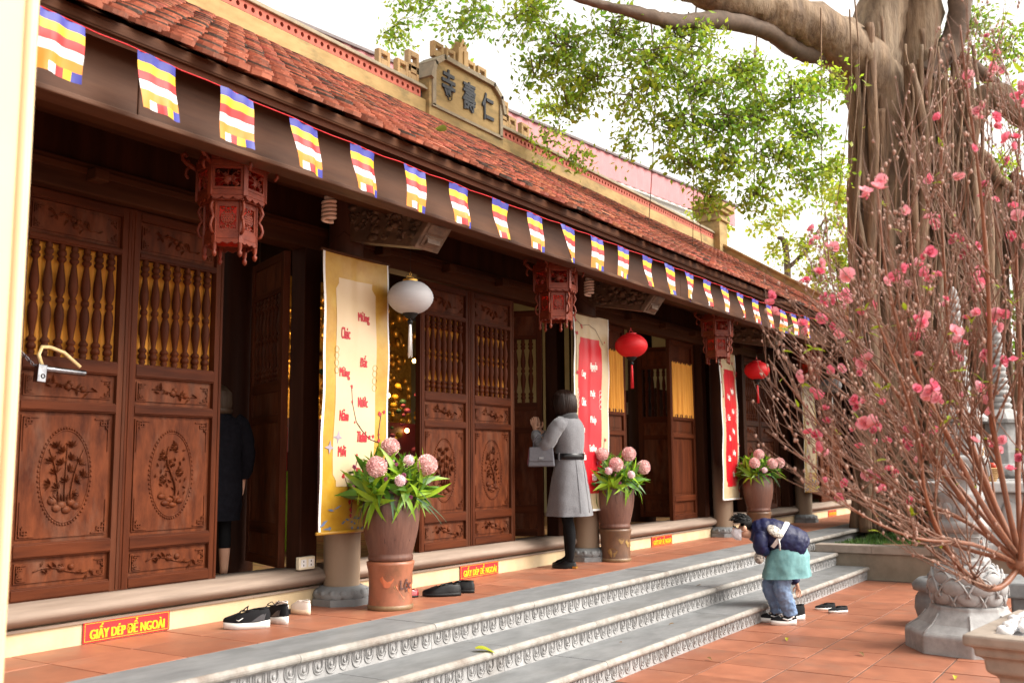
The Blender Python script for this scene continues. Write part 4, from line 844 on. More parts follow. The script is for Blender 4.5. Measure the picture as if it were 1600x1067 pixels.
# --- socket on the threshold, chain lock on the door
t = thing('wall_socket', 'cream electrical socket box on the threshold beside the gold banner', 'socket', (5.0, 4.96, .70))
m = MB(); m.box(-.075, .075, -.035, .0, .0, .085); obj('socket_box', m, mat('ivory', (.78, .70, .52), None, .4), t, local=True, bevel=.006)
m = MB()
for x in (-.035, .035):
    for zz in (.03, .055): m.cbox((x, -.036, zz), (.006, .003, .012))
    m.cbox((x, -.0355, .042), (.052, .0006, .052), 1)
obj('socket_holes', m, [blk, white], t, local=True)
t = thing('bicycle_lock', 'cream U-shaped shackle lock with chrome chain threaded through the balusters', 'lock', (3.14, 5.01, 1.93))
m = MB(); m.tube([(-.10, -.055, .0), (-.115, -.045, .06), (-.09, -.03, .105), (-.03, -.01, .11), (.04, -.03, .085), (.12, -.06, .01)], .0105, 8); obj('shackle', m, mat('cream_vinyl', (.78, .58, .28), None, .35), t, local=True)
chrome = mat('chrome', (.35, .35, .37), (.16, .16, .18), .25, 20, metal=1)
m = MB(); m.push(T(0, -.06, -.02) @ RY(rad(4))); m.tube([(-.115, 0, 0), (.15, 0, .01)], .017, 12); m.box(-.135, -.085, -.022, .022, -.075, .02); m.pop(); obj('lock_bar', m, chrome, t, local=True, bevel=.004)
m = MB(); m.lathe([(.012, 0), (.012, .004)], 12); mm = MB(); mm.push(T(-.108, -.083, -.075) @ RX(PI / 2)); mm.tube([(.010 * math.cos(a), .010 * math.sin(a) + .02, 0) for a in [k * PI / 6 for k in range(13)]], .003, 5); mm.pop(); obj('keyhole', mm, blk, t, local=True)
m = MB()
for k in range(7):
    c = Vector((-.13 - .012 * k, -.035 + .003 * k, -.0 + .012 * k)); M_ = T(*c) @ RY(rad(45)) @ RZ(0 if k % 2 else PI / 2) @ RX(PI / 2 if k % 2 else 0)
    m.push(M_); m.tube([(.013 * math.cos(a), .007 * math.sin(a), 0) for a in [q * PI / 5 for q in range(11)]], .0028, 5, cap=False); m.pop()
obj('chain', m, chrome, t, local=True)
# ---------------------------------------------------------------- people: one skinned body each, clothes and hair as parts
def skin_body(J, E, root, sub=2):
    me = bpy.data.meshes.new('body'); bm = bmesh.new(); lay = bm.verts.layers.skin.verify(); vv = {}
    for k, (p, r) in J.items():
        v = bm.verts.new(p); vv[k] = v; v[lay].radius = r if isinstance(r, tuple) else (r, r); v[lay].use_root = (k == root)
    for a, b in E: bm.edges.new((vv[a], vv[b]))
    bm.to_mesh(me); bm.free()
    o = bpy.data.objects.new('tmp', me); COL.objects.link(o); s = o.modifiers.new('s', 'SKIN'); s.use_smooth_shade = True; s.branch_smoothing = .6
    u = o.modifiers.new('u', 'SUBSURF'); u.levels = sub; u.render_levels = sub
    out = bpy.data.meshes.new_from_object(o.evaluated_get(bpy.context.evaluated_depsgraph_get())); bpy.data.objects.remove(o)
    for p in out.polygons: p.use_smooth = True
    return out
def paint(me, fn):
    for p in me.polygons: p.material_index = fn(p.center)
def chain(J, E, names, pts, rs, start=None):
    prev = start
    for n, p, r in zip(names, pts, rs):
        J[n] = (tuple(p), r)
        if prev: E.append((prev, n))
        prev = n
def add_hand(J, E, pre, wrist, d, side, up, size=1.0, curl=.25, spread=.22):
    # palm along d, thumb leaving the side of the palm towards `side`; `up` is the back of the hand
    d = Vector(d).normalized(); side = (Vector(side) - d * Vector(side).dot(d)).normalized(); n = Vector(up); n = (n - d * n.dot(d) - side * n.dot(side)).normalized(); w = Vector(wrist); s = size
    palm = w + d * .045 * s; J[pre + 'palm'] = (tuple(palm), (.030 * s, .016 * s)); E.append((pre + 'wrist', pre + 'palm'))
    for k, (off, L) in enumerate(((-.028, .058), (-.010, .068), (.009, .074), (.027, .066))):
        b = palm + d * .035 * s + side * off * s; f1 = b + (d + side * off * spread * 9) * L * .5 * s - n * curl * L * .25 * s; f2 = f1 + (d + side * off * spread * 9) * L * .5 * s - n * curl * L * .9 * s
        chain(J, E, [f'{pre}f{k}a', f'{pre}f{k}b', f'{pre}f{k}c'], [b, f1, f2], [.0095 * s, .0085 * s, .0065 * s], pre + 'palm')
    b = palm + side * .036 * s - d * .012 * s; f1 = b + (side * .6 + d * .8) * .032 * s; f2 = f1 + (d * .95 + side * .25 - n * .2) * .028 * s
    chain(J, E, [pre + 'ta', pre + 'tb', pre + 'tc'], [b, f1, f2], [.011 * s, .0098 * s, .008 * s], pre + 'palm')
skin = mat('skin', (.55, .31, .21), (.50, .27, .18), .5, 12); tights = mat('black_tights', (.004, .004, .005), (.007, .007, .008), .8, 60, spec=.15); shoe_blk = mat('black_leather', (.006, .006, .007), (.004, .004, .005), .3, 30, spec=.35)
hair_m = mat('dark_hair', (.024, .0095, .0055), (.008, .004, .003), .45, 30, (6, 6, .3), .3, spec=.25); hair_b = mat('black_hair', (.006, .0055, .0055), (.010, .009, .009), .6, 40, spec=.2); hair_l = mat('light_hair', (.075, .042, .02), (.03, .017, .009), .6, 40, (6, 6, .3), .3)
grey_wool = mat('grey_wool', (.165, .165, .178), (.115, .115, .127), .9, 90, bump=.2, sheen=.3); black_wool = mat('black_padded', (.006, .006, .009), (.010, .010, .014), .9, 30, bump=.2, spec=.1)
def ell(cx, cy, z, rx, ry, n=32, f=None, tilt=0):
    return [(cx + rx * math.cos(a) * (f(a) if f else 1), cy + ry * math.sin(a) * (f(a) if f else 1), z + tilt * math.sin(a) * ry) for a in [2 * PI * k / n for k in range(n)]]
def sleeve(m, pts, rs, n=14):
    # smooth a few joints into a bending sleeve
    P = [Vector(p) for p in pts]; out = []; R = []
    for i in range(len(P) - 1):
        for k in range(6):
            t = k / 6; a = P[max(0, i - 1)]; b = P[i]; c = P[i + 1]; d = P[min(len(P) - 1, i + 2)]
            out.append(.5 * ((2 * b) + (c - a) * t + (2 * a - 5 * b + 4 * c - d) * t * t + (3 * b - a - 3 * c + d) * t ** 3)); R.append((rs[i] + (rs[i + 1] - rs[i]) * t) * (1 + .03 * math.sin((i * 6 + k) * 1.7)))
    out.append(P[-1]); R.append(rs[-1]); m.tube(out, R, n)
def shoe_mesh(L=.24, w=.085, h=.07, sole=.02, kind='low', toe_round=.8, heel_h=.0):
    # foot points to +y, heel at y = 0; material 0 upper, 1 sole, 2 lining
    m = MB(); n = 20; rings = []
    def outline(s, z, sc=1.0):
        ring = []
        for k in range(n):
            a = 2 * PI * k / n; y = L * (.5 + .5 * math.sin(a) * sc) ; t = y / L; hw = w / 2 * (.80 + .28 * math.sin(PI * min(1, max(0, t)) ** 1.3) - .12 * math.exp(-((t - .42) / .16) ** 2)); ring.append((hw * math.cos(a) * sc * s, y, z(t)))
        return ring
    so_ = lambda t: sole * (1 + (.35 if kind == 'sneaker' else 0) * math.cos(t * PI) ** 2 * (1 if t < .5 else .4))
    m.loft([outline(1.0, lambda t: .012 * max(0, t - .8) * 5 * .4), outline(1.04, lambda t: so_(t) * .5), outline(1.03, so_)], 1)
    def hgt(t): return so_(t) + (h - sole) * (1.0 if t < .42 else max(.38, 1 - (t - .42) * 1.35)) * (.97 if t > .05 else .94)
    r1 = outline(.99, so_); r2 = outline(.97, lambda t: so_(t) + (hgt(t) - so_(t)) * .6); r3 = outline(.74, lambda t: hgt(t), .93); r4 = outline(.45, lambda t: hgt(t) + .002, .80)
    m.loft([r1, r2, r3], 0, cap=False)
    # closed vamp over the toes, open collar behind
    vs = r3; nn = len(m.v)
    front = [k for k in range(n) if vs[k][1] > L * .52]; ring = sorted(front, key=lambda k: math.atan2(vs[k][1] - L * .52, -vs[k][0]))
    top = [(vs[k][0], vs[k][1], vs[k][2]) for k in ring]; m.add(top + [(0, L * .62, hgt(.55) + .006)], [(i, i + 1, len(top)) for i in range(len(top) - 1)] + [(len(top) - 1, 0, len(top))], 0, True)
    back = [vs[k] for k in range(n) if vs[k][1] <= L * .53]; back = sorted(back, key=lambda p: math.atan2(p[1] - L * .3, p[0]))
    m.tube([(p[0], p[1], p[2]) for p in back] , .005, 5, 0)
    inn = [(p[0] * .8, p[1] * .9 + .012, sole + .012) for p in back]; m.loft([back, inn], 2, cap=False); m.add(inn, [tuple(range(len(inn)))], 2)
    return m
def place(o, x, y, z, rz): o.location = (x, y, z); o.rotation_euler = (0, 0, rz); return o
# --- woman praying at the open door, in a grey belted coat
wm = thing('person', 'woman in grey belted coat and black tights praying at the door', 'person', (8.10, 4.66, TZ), rad(6))
J = {'pelvis': ((0, 0, .86), .12), 'spine': ((0, -.01, 1.08), .11), 'chest': ((0, -.01, 1.26), .115), 'neck': ((0, .02, 1.39), .05), 'jaw': ((0, .075, 1.455), .055), 'head': ((0, .06, 1.525), .085)}
E_ = [('pelvis', 'spine'), ('spine', 'chest'), ('chest', 'neck'), ('neck', 'jaw'), ('jaw', 'head')]
for s, sx in (('l', -1), ('r', 1)):
    dy = -.03 if s == 'l' else .05
    chain(J, E_, [s + 'hip', s + 'knee', s + 'calf', s + 'ankle', s + 'foot', s + 'toe'], [(sx * .08, 0, .80), (sx * .07, dy * .6 + .015, .47), (sx * .07, dy - .012, .33), (sx * .068, dy - .01, .085), (sx * .07, dy + .05, .045), (sx * .075, dy + .13, .03)], [.085, .055, .056, .036, .032, .022], 'pelvis')
    chain(J, E_, [s + 'sh', s + 'elbow', s + 'wrist'], [(sx * .165, 0, 1.315), (sx * .205, .15, 1.10), (sx * .045, .315, 1.25)], [.06, .045, .026], 'chest')
    add_hand(J, E_, s, (sx * .045, .315, 1.25), (-sx * .12, .25, .95), (0, -1, .25), (sx, 0, 0), .95, .06, .10)
body = skin_body(J, E_, 'pelvis'); paint(body, lambda c: 1 if c.z < .9 else 0)
obj('body', body, [skin, tights], wm, local=True)
m = MB(); pl_ = lambda a: 1 + .035 * math.sin(a * 5 + 1) * 1
rows = [(.47, .232, .205, -.005, .05), (.56, .222, .195, -.005, .045), (.68, .206, .178, -.005, .035), (.80, .19, .16, -.008, .02), (.90, .176, .145, -.01, .01), (.985, .158, .125, -.01, 0), (1.03, .157, .122, -.012, 0), (1.10, .168, .128, -.014, 0), (1.2, .182, .134, -.016, 0), (1.28, .185, .13, -.016, 0), (1.335, .165, .112, -.012, 0), (1.37, .115, .088, 0, 0), (1.395, .078, .072, .008, 0)]
m.loft([ell(0, cy_, z, rx, ry, 40, (lambda a, q=q: 1 + q * math.sin(a * 6 + .7))) for z, rx, ry, cy_, q in rows], cap=False)
m.loft([ell(0, -.005, .472, .228, .2, 40, (lambda a: 1 + .05 * math.sin(a * 6 + .7))), ell(0, 0, .56, .10, .1, 40)], cap=False)
coat = cloth(obj('coat', m, grey_wool, wm, local=True), .016, .11)
m = MB()
for sx in (-1, 1): sleeve(m, [(sx * .125, -.008, 1.325), (sx * .19, .03, 1.27), (sx * .222, .145, 1.09), (sx * .13, .25, 1.165), (sx * .06, .305, 1.235)], [.07, .074, .066, .055, .043])
cloth(obj('sleeves', m, grey_wool, wm, local=True), .020, .05, 1)
m = MB(); m.loft([ell(0, -.01, .985, .166, .133, 40), ell(0, -.01, .987, .169, .136, 40), ell(0, -.012, 1.038, .168, .134, 40), ell(0, -.012, 1.04, .165, .131, 40)], cap=False); obj('belt', m, shoe_blk, wm, local=True)
m = MB()
for a in (0.2, 2.9): m.push(T(.168 * math.cos(a), -.012 + .135 * math.sin(a), 1.01) @ RZ(a)); m.box(-.003, .006, -.008, .008, -.036, .036); m.pop()
obj('belt_loop', m, grey_wool, wm, local=True)
m = MB(); m.loft([ell(0, 0, 1.345, .135, .10, 28, None, -.15), ell(0, -.005, 1.385, .105, .088, 28, None, -.1), ell(0, .005, 1.425, .082, .078, 28, None, -.1), ell(0, .01, 1.415, .07, .066, 28)], cap=False); obj('collar', m, mat('black_velvet', (.015, .015, .018), None, .9, sheen=.4), wm, local=True)
m = MB()
for (z0, z1, a) in ((1.30, .5, 5.3), (1.30, .5, 4.1), (1.30, .5, 4.71), (.96, .80, .15), (1.28, .5, .55)):
    pts = []
    for k in range(14):
        z = z0 + (z1 - z0) * k / 13; q = [r for r in rows]
        i = max(j for j in range(len(q) - 1) if q[j][0] <= z + 1e-6); t = (z - q[i][0]) / (q[i + 1][0] - q[i][0]); rx = q[i][1] + t * (q[i + 1][1] - q[i][1]); ry = q[i][2] + t * (q[i + 1][2] - q[i][2]); f = 1 + (q[i][4] + t * (q[i + 1][4] - q[i][4])) * math.sin(a * 6 + .7)
        pts.append((rx * f * math.cos(a), -.01 + ry * f * math.sin(a), z))
    m.tube(pts, .0022, 4)
obj('seam', m, mat('seam_dark', (.10, .10, .11), None, .9), wm, local=True)
m = MB(); hr = random.Random(4)
m.sph((0, .045, 1.525), (.099, .112, .112), 20, 14)
for k in range(420):
    a = hr.uniform(-.95, PI + .95) + PI; a = hr.uniform(PI - .55, 2 * PI + .55)
    c, s = math.cos(a), math.sin(a); L = hr.uniform(.19, .23) + .02 * c * c; r0 = hr.uniform(.2, .9)
    p0 = (.07 * c * r0, .045 + .08 * s * r0, 1.61 + .025 * math.sqrt(1 - r0 * r0)); out = .1 + .012 * hr.random()
    pts = [p0, (out * c, .045 + .115 * s, 1.575), (out * 1.06 * c, .04 + .122 * s, 1.50), (out * 1.02 * c, .03 + .112 * s, 1.43), (out * .84 * c, .03 + .09 * s, 1.61 - L)]
    m.tube(pts, [.005, .007, .007, .006, .0015], 5)
obj('hair', m, hair_m, wm, local=True)
for sx, dy in ((-1, -.03), (1, .05)):
    q = shoe_mesh(.235, .078, .062, .014, 'low'); o = obj('shoe', q, [shoe_blk, blk, blk], wm, local=True); o.location = (sx * .07, dy - .065, .001); o.rotation_euler = (0, 0, -sx * .08)
    mm = MB(); mm.box(-.026, .026, -.004, .03, .004, .02); h_ = obj('heel_trim', mm, gold, o, local=True); h_.location = (0, -.002, 0)
# handbag hanging from her forearm
hb = thing('handbag', 'small grey structured handbag with burgundy gusset on the woman\'s forearm', 'handbag', at(846, 729, 9.12), rad(-60))
bag_m = mat('grey_leather', (.10, .10, .117), (.075, .075, .09), .4, 40, bump=.1)
m = MB(); m.prism([(-.125, 0), (.125, 0), (.108, .175), (-.108, .175)], -.042, .042); obj('bag_body', m, bag_m, hb, local=True, bevel=.012)
m = MB(); m.prism([(-.112, .05), (.112, .05), (.106, .178), (-.106, .178)], -.049, -.040); obj('flap', m, bag_m, hb, local=True, bevel=.004)
m = MB(); m.prism([(-.128, .02), (-.118, .02), (-.106, .165), (-.114, .165)], -.03, .03); obj('gusset', m, mat('burgundy', (.20, .02, .05), None, .45), hb, local=True)
m = MB(); m.tube([(-.075, 0, .17), (-.07, 0, .24), (-.03, 0, .285), (.03, 0, .285), (.07, 0, .24), (.075, 0, .17)], .006, 6); obj('handle', m, bag_m, hb, local=True)
m = MB(); m.box(-.02, .02, -.054, -.047, .07, .09); obj('clasp', m, chrome, hb, local=True)
# --- child bending down to put on shoes
navy = mat('navy_padded', (.010, .013, .058), (.007, .009, .042), .5, 26, bump=.25, spec=.3); teal = mat('teal_cotton', (.17, .36, .37), (.12, .28, .30), .75, 30, bump=.15); denim = mat('denim', (.17, .26, .42), (.11, .18, .32), .8, 25, (1, 1, .6), .2, (.28, .36, .50), 5, .6); mask_m = mat('mask_white', (.78, .76, .80), (.70, .68, .73), .7, 25, bump=.15)
BX, BY = 8.78, 2.90; face_dir = math.atan2(.837, -.547)   # faces along the picture plane, to the left
by = thing('person', 'child in navy jacket, teal tunic and jeans bending over to put on shoes', 'person', (BX, BY, 0), face_dir - PI / 2)
J = {'pelvis': ((0, -.10, .58), .085), 'waist': ((0, .02, .66), .085), 'chest': ((0, .16, .735), .085), 'neck': ((0, .265, .775), .04), 'jaw': ((0, .335, .765), .05), 'head': ((0, .345, .845), .072)}
E_ = [('pelvis', 'waist'), ('waist', 'chest'), ('chest', 'neck'), ('neck', 'jaw'), ('jaw', 'head')]
# near (picture side) leg is the child's left; the other foot stands behind it
for s, sx, fy in (('l', -1, 0.0), ('r', 1, .06)):
    chain(J, E_, [s + 'hip', s + 'knee', s + 'ankle', s + 'foot'], [(sx * .065, -.06, .53), (sx * .075, .03 + fy, .31), (sx * .08, -.035 + fy, .085), (sx * .08, .06 + fy, .04)], [.065, .05, .036, .026], 'pelvis')
chain(J, E_, ['lsh', 'lelbow', 'lwrist'], [(-.10, .19, .745), (-.10, .20, .66), (.0, .14, .64)], [.042, .034, .022], 'chest')
chain(J, E_, ['rsh', 'relbow', 'rwrist'], [(.10, .17, .72), (.19, .0, .52), (.22, -.19, .31)], [.042, .034, .022], 'chest')
add_hand(J, E_, 'r', (.22, -.19, .31), (.02, -.05, -1), (-.2, 1, 0), (.9, .1, .3), .78, .35, .15); add_hand(J, E_, 'l', (.0, .14, .64), (.1, -.3, -.9), (0, 1, 0), (-1, 0, 0), .75, .3, .15)
body = skin_body(J, E_, 'pelvis'); paint(body, lambda c: 0); obj('body', body, [skin], by, local=True)
# jeans
m = MB()
for sx, fy in ((-1, 0), (1, .06)): sleeve(m, [(sx * .06, -.07, .56), (sx * .07, .0, .43), (sx * .078, .03 + fy, .31), (sx * .08, -.01 + fy, .19), (sx * .08, -.035 + fy, .075)], [.09, .08, .074, .068, .06], 18)
cloth(obj('jeans', m, denim, by, local=True), .024, .04, 2)
# teal tunic hanging below the jacket
m = MB(); wv_ = lambda a: 1 + .05 * math.sin(a * 7) + .03 * math.sin(a * 3 + 1)
m.loft([ell(0, -.06, .665, .135, .165, 36, None, .10), ell(0, -.055, .60, .165, .185, 36, None, .06), ell(0, -.045, .52, .178, .19, 36, lambda a: 1 + .4 * (wv_(a) - 1)), ell(0, -.035, .45, .185, .20, 36, wv_), ell(0, -.03, .395, .19, .212, 36, wv_, -.05)], cap=False); cloth(obj('tunic', m, teal, by, local=True), .022, .07, 2)
# jacket: torso loft along the bent back, then sleeves
def ring_along(c, d, rx, rz_, n=28, f=None):
    d = Vector(d).normalized(); u = Vector((1, 0, 0)); w = u.cross(d).normalized(); return [tuple(Vector(c) + u * rx * math.cos(a) + w * rz_ * math.sin(a) * (1.0 if math.sin(a) > 0 else 1.0)) for a in [2 * PI * k / n for k in range(n)]]
m = MB(); pth = [((0, -.175, .615), (0, .75, .5), .13, .135), ((0, -.15, .645), (0, .8, .45), .15, .155), ((0, -.09, .68), (0, .85, .42), .158, .160), ((0, .0, .725), (0, .9, .35), .155, .152), ((0, .09, .765), (0, .95, .25), .15, .142), ((0, .17, .785), (0, 1, .1), .14, .125), ((0, .235, .79), (0, 1, .1), .11, .095), ((0, .275, .785), (0, 1, .15), .065, .062)]
rings = []
for i in range(len(pth) - 1):
    for k in range(4):
        t = k / 4; a, b = pth[i], pth[i + 1]; L_ = lambda p, q: tuple(x + (y - x) * t for x, y in zip(p, q)); q = 1 + .022 * math.cos((i * 4 + k) * PI / 2); rings.append(ring_along(L_(a[0], b[0]), L_(a[1], b[1]), (a[2] + (b[2] - a[2]) * t) * q, (a[3] + (b[3] - a[3]) * t) * q))
rings.append(ring_along(*pth[-1])); m.loft(rings, cap=True); cloth(obj('jacket', m, navy, by, local=True), .016, .045, 2)
m = MB(); sleeve(m, [(-.09, .19, .77), (-.125, .215, .71), (-.12, .21, .655), (-.07, .17, .63), (-.02, .15, .635)], [.07, .068, .06, .052, .04]); sleeve(m, [(.09, .16, .74), (.15, .09, .63), (.20, -.01, .51), (.215, -.11, .41), (.22, -.185, .32)], [.07, .066, .058, .05, .044]); cloth(obj('sleeves', m, navy, by, local=True), .016, .04, 1)
# patterned waist pouch strapped over the back
pat = mat('pouch_print', (.60, .55, .47), (.10, .085, .08), .7, 55, detail=1)
m = MB(); m.push(T(-.13, .08, .80) @ RZ(.2) @ RY(-.75) @ RX(.25)); m.sph((0, 0, 0), (.075, .085, .032), 16, 10); m.pop(); obj('pouch', m, pat, by, local=True)
m = MB()
def back_pt(y, a, l=1.0):
    i = max(j for j in range(len(pth) - 1) if pth[j][0][1] <= y) if y > pth[0][0][1] else 0; a0, b0 = pth[i], pth[i + 1]; t = (y - a0[0][1]) / (b0[0][1] - a0[0][1]); c = [p + (q - p) * t for p, q in zip(a0[0], b0[0])]; rx = a0[2] + (b0[2] - a0[2]) * t; rz_ = a0[3] + (b0[3] - a0[3]) * t; d = Vector([p + (q - p) * t for p, q in zip(a0[1], b0[1])]).normalized(); u = Vector((1, 0, 0)); w = u.cross(d).normalized(); return Vector(c) + (u * rx * math.cos(a) + w * rz_ * math.sin(a)) * l
rows_ = []
for k in range(26):
    t = k / 25; a = PI + .75 - t * 2.6; y = .10 - .10 * t; p = back_pt(y, a, 1.04); q = back_pt(y - .035, a, 1.04); rows_.append([tuple(p), tuple((p + q) / 2 + (p - Vector((0, y, .75))).normalized() * .004), tuple(q)])
m.loft(rows_, cap=False, closed=False); obj('strap', m, white, by, local=True)
m = MB()
for x0 in (-.165, -.15): m.tube([(x0, .07, .76), (x0 - .012, .06, .70), (x0 - .005, .055, .64)], .006, 5)
obj('strap_tail', m, white, by, local=True)
m = MB(); m.push(T(-.13, .27, .66)); m.sph((.02, -.045, -.085), (.03, .045, .055), 12, 8); m.pop(); obj('pouch_cuff', m, pat, by, local=True)
# head details: ear, hair, mask
m = MB(); m.sph((0, .338, .868), (.076, .088, .072), 20, 12)
m.v = [v for v in m.v]; hz = MB(); keep = [i for i, f in enumerate(m.f) if sum(m.v[j][2] for j in f) / len(f) > .868 - .12 * ((sum(m.v[j][1] for j in f) / len(f)) < .33) + .25 * max(0, (sum(m.v[j][1] for j in f) / len(f)) - .37)]
hz.v = m.v; hz.f = [m.f[i] for i in keep]; hz.m = [0] * len(keep); hz.sm = [True] * len(keep)
hrn = random.Random(2)
for k in range(120):
    a = hrn.uniform(0, 6.28); e = hrn.uniform(.25, 1.5); d = Vector((math.cos(e) * math.cos(a), math.cos(e) * math.sin(a), math.sin(e))); p = Vector((0, .338, .868)) + Vector((d.x * .076, d.y * .088, d.z * .072)); q = p + d * .012 + Vector((0, .022, .002)); hz.tube([p, q], [.006, .002], 4)
obj('hair', hz, hair_b, by, local=True)
m = MB(); m.loft([[(.068 * math.sin(a) * s_, .345 + (.062 + .012 * b_) * math.cos(a) * s_ + .012, .755 + .062 * v_) for a in [-1.5 + 3.0 * k / 14 for k in range(15)]] for v_, s_, b_ in ((-.55, .72, 0), (-.2, .95, 1), (.25, 1.0, 1.6), (.7, 1.0, 1.2), (1.0, .98, .4))], cap=False, closed=False); cloth(obj('face_mask', m, mask_m, by, local=True), .012, .03, 2)
m = MB()
for sx in (-1, 1): m.sph((sx * .076, .335, .82), (.012, .02, .028), 8, 6); m.sph((sx * .028, .408, .835), (.012, .008, .008), 8, 5, 1); m.tube([(sx * .074, .345, .80), (sx * .066, .38, .79)], .0025, 4, 2)
m.sph((0, .415, .815), (.012, .012, .014), 8, 6)
obj('ear', m, [skin, hair_b, white], by, local=True)
snk = [mat('sneaker_black', (.008, .008, .010), None, .7, spec=.2), mat('sneaker_sole', (.78, .77, .74), (.70, .68, .65), .5, 12), mat('sneaker_lining', (.05, .05, .055), None, .7)]
for sx, fy in ((-1, 0), (1, .06)):
    o = obj('shoe', shoe_mesh(.225, .09, .085, .036, 'sneaker'), snk, by, local=True, loc=(sx * .085, -.085 + fy, .001))
    mm = MB()
    for s in (-1, 1): mm.tube([(s * .046, .05, .06), (s * .047, .09, .048), (s * .046, .13, .06)], .006, 5); mm.tube([(s * .044, .03, .075), (s * .046, .06, .066)], .006, 5)
    for q in range(3): mm.tube([(-.028, .125 + .018 * q, .078 - .009 * q), (0, .128 + .018 * q, .086 - .009 * q), (.028, .125 + .018 * q, .078 - .009 * q)], .004, 5)
    obj('shoe_trim', mm, white, o, local=True)
# --- visitor in a black coat just inside the left doorway
vp = thing('person', 'person in long black padded coat seen from behind inside the doorway', 'person', (4.79, 5.615, .60), rad(-32)); vp.scale = (.84, .84, .84)
J = {'pelvis': ((0, 0, .84), .12), 'spine': ((0, 0, 1.06), .12), 'chest': ((0, 0, 1.24), .12), 'neck': ((0, .01, 1.38), .05), 'jaw': ((0, .05, 1.45), .055), 'head': ((0, .03, 1.52), .085)}
E_ = [('pelvis', 'spine'), ('spine', 'chest'), ('chest', 'neck'), ('neck', 'jaw'), ('jaw', 'head')]
for s, sx in (('l', -1), ('r', 1)):
    chain(J, E_, [s + 'hip', s + 'knee', s + 'calf', s + 'ankle', s + 'foot'], [(sx * .085, 0, .78), (sx * .08, .01, .45), (sx * .08, -.015, .32), (sx * .08, -.01, .08), (sx * .085, .1, .035)], [.085, .056, .055, .036, .028], 'pelvis')
    chain(J, E_, [s + 'sh', s + 'elbow', s + 'wrist'], [(sx * .17, 0, 1.31), (sx * .23, -.03, 1.04), (sx * .225, .03, .83)], [.06, .045, .026], 'chest')
    add_hand(J, E_, s, (sx * .225, .03, .83), (0, .06, -1), (0, 1, 0), (sx, 0, 0), 1.0, .3, .12)
body = skin_body(J, E_, 'pelvis'); paint(body, lambda c: 1 if .27 < c.z < .7 and abs(c.x) < .17 else 0); obj('body', body, [skin, tights], vp, local=True)
m = MB(); rr2 = [(.50, .20, .17), (.62, .215, .18), (.75, .22, .18), (.9, .215, .175), (1.0, .205, .165), (1.12, .21, .165), (1.25, .215, .16), (1.32, .19, .14), (1.37, .12, .10), (1.41, .085, .08)]
rings = []
for (z0, a0, b0), (z1, a1, b1) in zip(rr2[:-1], rr2[1:]):
    for k in range(4): t = k / 4; q = 1 + .012 * math.cos(k * PI / 2); rings.append(ell(0, 0, z0 + (z1 - z0) * t, (a0 + (a1 - a0) * t) * q, (b0 + (b1 - b0) * t) * q, 28))
m.loft(rings, cap=False); cloth(obj('coat', m, black_wool, vp, local=True), .02, .08)
m = MB()
for sx in (-1, 1): sleeve(m, [(sx * .13, 0, 1.33), (sx * .20, -.01, 1.26), (sx * .245, -.03, 1.04), (sx * .23, .02, .845)], [.08, .08, .068, .052])
cloth(obj('sleeves', m, black_wool, vp, local=True), .02, .06, 1)
m = MB(); m.loft([ell(0, .0, 1.385, .11, .10, 20), ell(0, 0, 1.42, .12, .11, 20), ell(0, 0, 1.45, .09, .09, 20)], cap=True); obj('fur_collar', m, hair_l, vp, local=True)
m = MB(); m.sph((0, .02, 1.53), (.098, .108, .11), 18, 12)
for k in range(80):
    a = hr.uniform(PI - .4, 2 * PI + .4); c, s = math.cos(a), math.sin(a); m.tube([(.05 * c, .02 + .06 * s, 1.62), (.1 * c, .02 + .11 * s, 1.56), (.105 * c, .02 + .112 * s, 1.47), (.085 * c, .01 + .1 * s, hr.uniform(1.34, 1.4))], [.008, .013, .012, .003], 5)
obj('hair', m, hair_l, vp, local=True)
for sx in (-1, 1): obj('shoe', shoe_mesh(.24, .085, .06, .015), [shoe_blk, blk, blk], vp, local=True, loc=(sx * .083, -.06, .001))
# ---------------------------------------------------------------- footwear left outside
def footwear(name, label, x, y, z, ang, mats_, group=None, parts=(), **kw):
    t = thing(name, label, 'shoe', (x, y, z + .001), ang, group)
    u = obj('shoe_body', shoe_mesh(**kw), mats_, t, local=True)
    for nm, mb, mm in parts: obj(nm, mb, mm, t, local=True)
    return t
def sneaker_parts():
    ls = MB()
    for q in range(4): ls.tube([(-.026, .135 + .017 * q, .088 - .008 * q), (0, .14 + .017 * q, .096 - .008 * q), (.026, .135 + .017 * q, .088 - .008 * q)], .0035, 5)
    for s in (-1, 1): ls.tube([(0, .135, .10), (s * .025, .13, .125), (s * .045, .15, .11), (s * .02, .16, .10), (0, .14, .1)], .0028, 4); ls.tube([(0, .135, .10), (s * .03, .17, .10), (s * .05, .20, .07)], .0028, 4)
    out = [('laces', ls, blk)]; grey_ = MT.get('shoe_grey') or mat('shoe_grey', (.09, .09, .10), None, .5)
    for s in (-1, 1):
        pn = MB(); pn.add([(s * .0445, .05, .045), (s * .046, .105, .042), (s * .041, .03, .085), (s * .043, .05, .08)], [(0, 1, 3, 2)]); pn.add([(s * .0405, .03, .05), (s * .0425, .06, .048), (s * .038, .02, .09)], [(0, 1, 2)])
        tk = MB(); tk.tube([(s * .048, .19, .055), (s * .049, .175, .05), (s * .048, .15, .066)], [.001, .004, .001], 5); out += [('side_panel', pn, grey_), ('side_mark', tk, white)]
    return out
la = math.atan2(.837, -.547) - PI / 2
footwear('sneaker', 'black running sneaker with white sole, its side turned out, beside the plinth', 4.275, 4.505, TZ, la + .15, snk, 'black sneakers', sneaker_parts(), L=.27, w=.098, h=.105, sole=.034, kind='sneaker')
